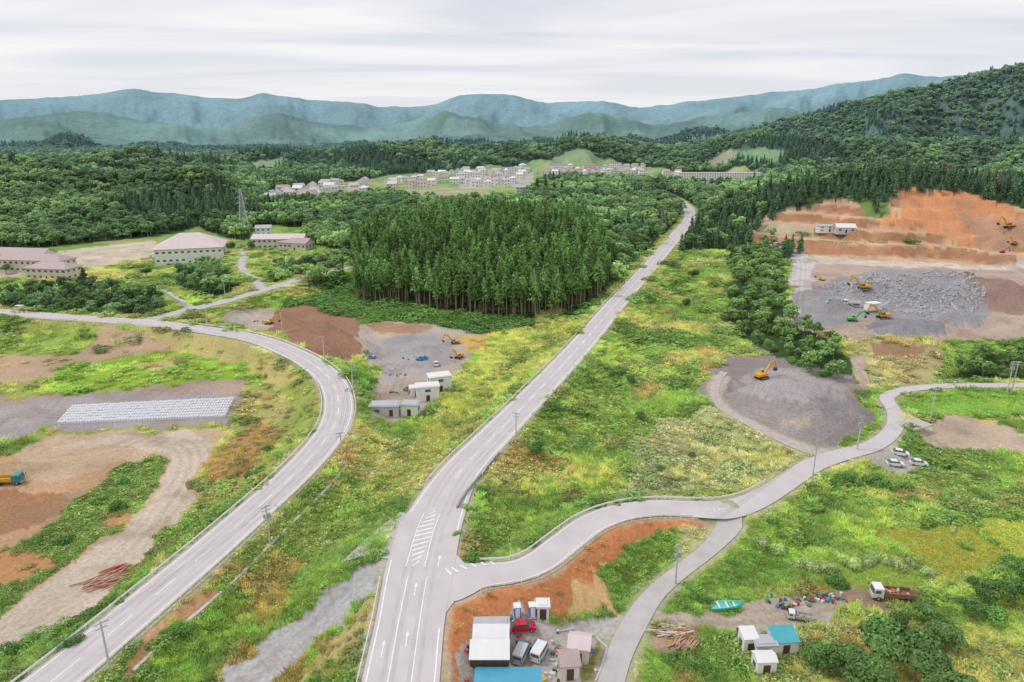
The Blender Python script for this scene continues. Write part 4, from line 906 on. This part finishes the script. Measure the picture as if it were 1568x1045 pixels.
scrap('tire_stack',140,938,26,3,1,(5,)); scrap('brush_pile',1050,990,30,2,1.2,(3,),True,.8)
scrap('tarp_covered_goods',645,552,6,2,1,(1,),sz=1.6);scrap('material_stack',568,548,8,2,1.5,(0,1,3),sz=1.5);scrap('material_stack',622,600,8,2.5,1.5,(0,5,3),sz=1.5)
# boat
x,y,z=g(1112,934); mb=MB(); ring=[]
for k in range(9):
    t=k/8; xx=-2.9+5.8*t; w=1.0*(1-max(0,(t-.45)/.55)**2.2)*.98+.02; sh=.75+.45*t*t
    ring.append([(xx,-w,sh),(xx,-w*.75,.15+.3*t*t),(xx,0,.02+.4*t**3),(xx,w*.75,.15+.3*t*t),(xx,w,sh),(xx,w*.85,sh),(xx,w*.7,.4+.2*t),(xx,-w*.7,.4+.2*t),(xx,-w*.85,sh)])
V=[p for r_ in ring for p in r_]; n=9
mb.add(V,[(k*n+i_,k*n+(i_+1)%n,(k+1)*n+(i_+1)%n,(k+1)*n+i_) for k in range(8) for i_ in range(n)]+[tuple(range(n)),tuple(range(8*n,9*n))[::-1]],0)
for a_ in(-1.5,0,1.3): mb.box((a_,0,.75),(.3,1.6,.08),1)
mb.obj('rowing_boat',[mat('boat_cyan',C(110,215,215),.4,.05,1),W_white],(x,y,z+.2),.05)
x,y,z=g(1398,652); mb=MB()
for k in range(8): mb.box((k*.9-3,0,.25+.05*k),(.7,6,.4),0)
mb.obj('concrete_block_row',[M_conc],(x,y,z),.4)
for u in(122,):
    d=ray(u,146); R_=5900; k=R_/math.hypot(d[0],d[1]); x,y=d[0]*k,d[1]*k; z=float(hz(x,y)); mb=MB(); mb.cyl((0,0,-5),(0,0,45),2.0,.8,0,5); mb.cyl((0,0,20),(0,0,30),3,3,0,6); mb.obj('radio_mast',[M_steel],(x,y,z))
# ---------- sky & light ----------
w=bpy.data.worlds.new('World'); scene.world=w; w.use_nodes=True; nt=w.node_tree; N=nt.nodes; Lk=nt.links
bg=N['Background']; out=N['World Output']
sky=N.new('ShaderNodeTexSky'); sky.sky_type='NISHITA'; sky.sun_disc=False; sky.sun_elevation=math.radians(54)
Lk.new(sky.outputs[0],bg.inputs['Color']); bg.inputs['Strength'].default_value=.1
tc=N.new('ShaderNodeTexCoord'); sx=N.new('ShaderNodeSeparateXYZ'); Lk.new(tc.outputs['Generated'],sx.inputs[0])
mz=N.new('ShaderNodeMath');mz.operation='MAXIMUM';mz.inputs[1].default_value=0;Lk.new(sx.outputs['Z'],mz.inputs[0])
ad=N.new('ShaderNodeMath');ad.operation='ADD';ad.inputs[1].default_value=.05;Lk.new(mz.outputs[0],ad.inputs[0])
dx=N.new('ShaderNodeMath');dx.operation='DIVIDE';Lk.new(sx.outputs['X'],dx.inputs[0]);Lk.new(ad.outputs[0],dx.inputs[1])
dy=N.new('ShaderNodeMath');dy.operation='DIVIDE';Lk.new(sx.outputs['Y'],dy.inputs[0]);Lk.new(ad.outputs[0],dy.inputs[1])
cb=N.new('ShaderNodeCombineXYZ');Lk.new(dx.outputs[0],cb.inputs[0]);Lk.new(dy.outputs[0],cb.inputs[1])
mp=N.new('ShaderNodeMapping');mp.inputs['Scale'].default_value=(.26,.62,1);mp.inputs['Rotation'].default_value=(0,0,.12);Lk.new(cb.outputs[0],mp.inputs[0])
nz=N.new('ShaderNodeTexNoise');nz.inputs['Scale'].default_value=1.0;nz.inputs['Detail'].default_value=6;nz.inputs['Distortion'].default_value=.6;nz.inputs['Roughness'].default_value=.5;Lk.new(mp.outputs[0],nz.inputs['Vector'])
cr=N.new('ShaderNodeValToRGB');cr.color_ramp.elements[0].position=.38;cr.color_ramp.elements[0].color=(.72,.75,.83,1);cr.color_ramp.elements[1].position=.62;cr.color_ramp.elements[1].color=(1.0,.98,.99,1);Lk.new(nz.outputs['Fac'],cr.inputs[0])
mh=N.new('ShaderNodeMapRange');mh.inputs[1].default_value=.02;mh.inputs[2].default_value=.12;mh.inputs[3].default_value=.65;mh.inputs[4].default_value=0;Lk.new(mz.outputs[0],mh.inputs[0])
mx=N.new('ShaderNodeMix');mx.data_type='RGBA';Lk.new(mh.outputs[0],mx.inputs[0]);Lk.new(cr.outputs[0],mx.inputs[6]);mx.inputs[7].default_value=(.89,.89,.93,1)
b2=N.new('ShaderNodeBackground');Lk.new(mx.outputs[2],b2.inputs['Color']);b2.inputs['Strength'].default_value=1.0
ms=N.new('ShaderNodeMixShader');ms.inputs[0].default_value=.9;Lk.new(bg.outputs[0],ms.inputs[1]);Lk.new(b2.outputs[0],ms.inputs[2]);Lk.new(ms.outputs[0],out.inputs['Surface'])
sd=bpy.data.lights.new('sun','SUN');sd.energy=1.5;sd.angle=math.radians(10);sd.color=(1,.96,.9)
so=bpy.data.objects.new('sun',sd);scene.collection.objects.link(so)
from mathutils import Vector
dv=Vector((-.58,.05,.81)); so.rotation_euler=dv.to_track_quat('Z','Y').to_euler()
sky.sun_rotation=math.atan2(dv.x,dv.y)
# ---------- camera ----------
cd=bpy.data.cameras.new('camera');cd.lens=24;cd.sensor_width=36;cd.clip_end=30000;cd.clip_start=1
co=bpy.data.objects.new('camera',cd);scene.collection.objects.link(co);co.location=(0,0,CAMH);co.rotation_euler=(math.radians(90-17),0,0);scene.camera=co
scene.view_settings.view_transform='Standard';scene.view_settings.look='None';scene.view_settings.exposure=0
print('done',time.time()-T0)
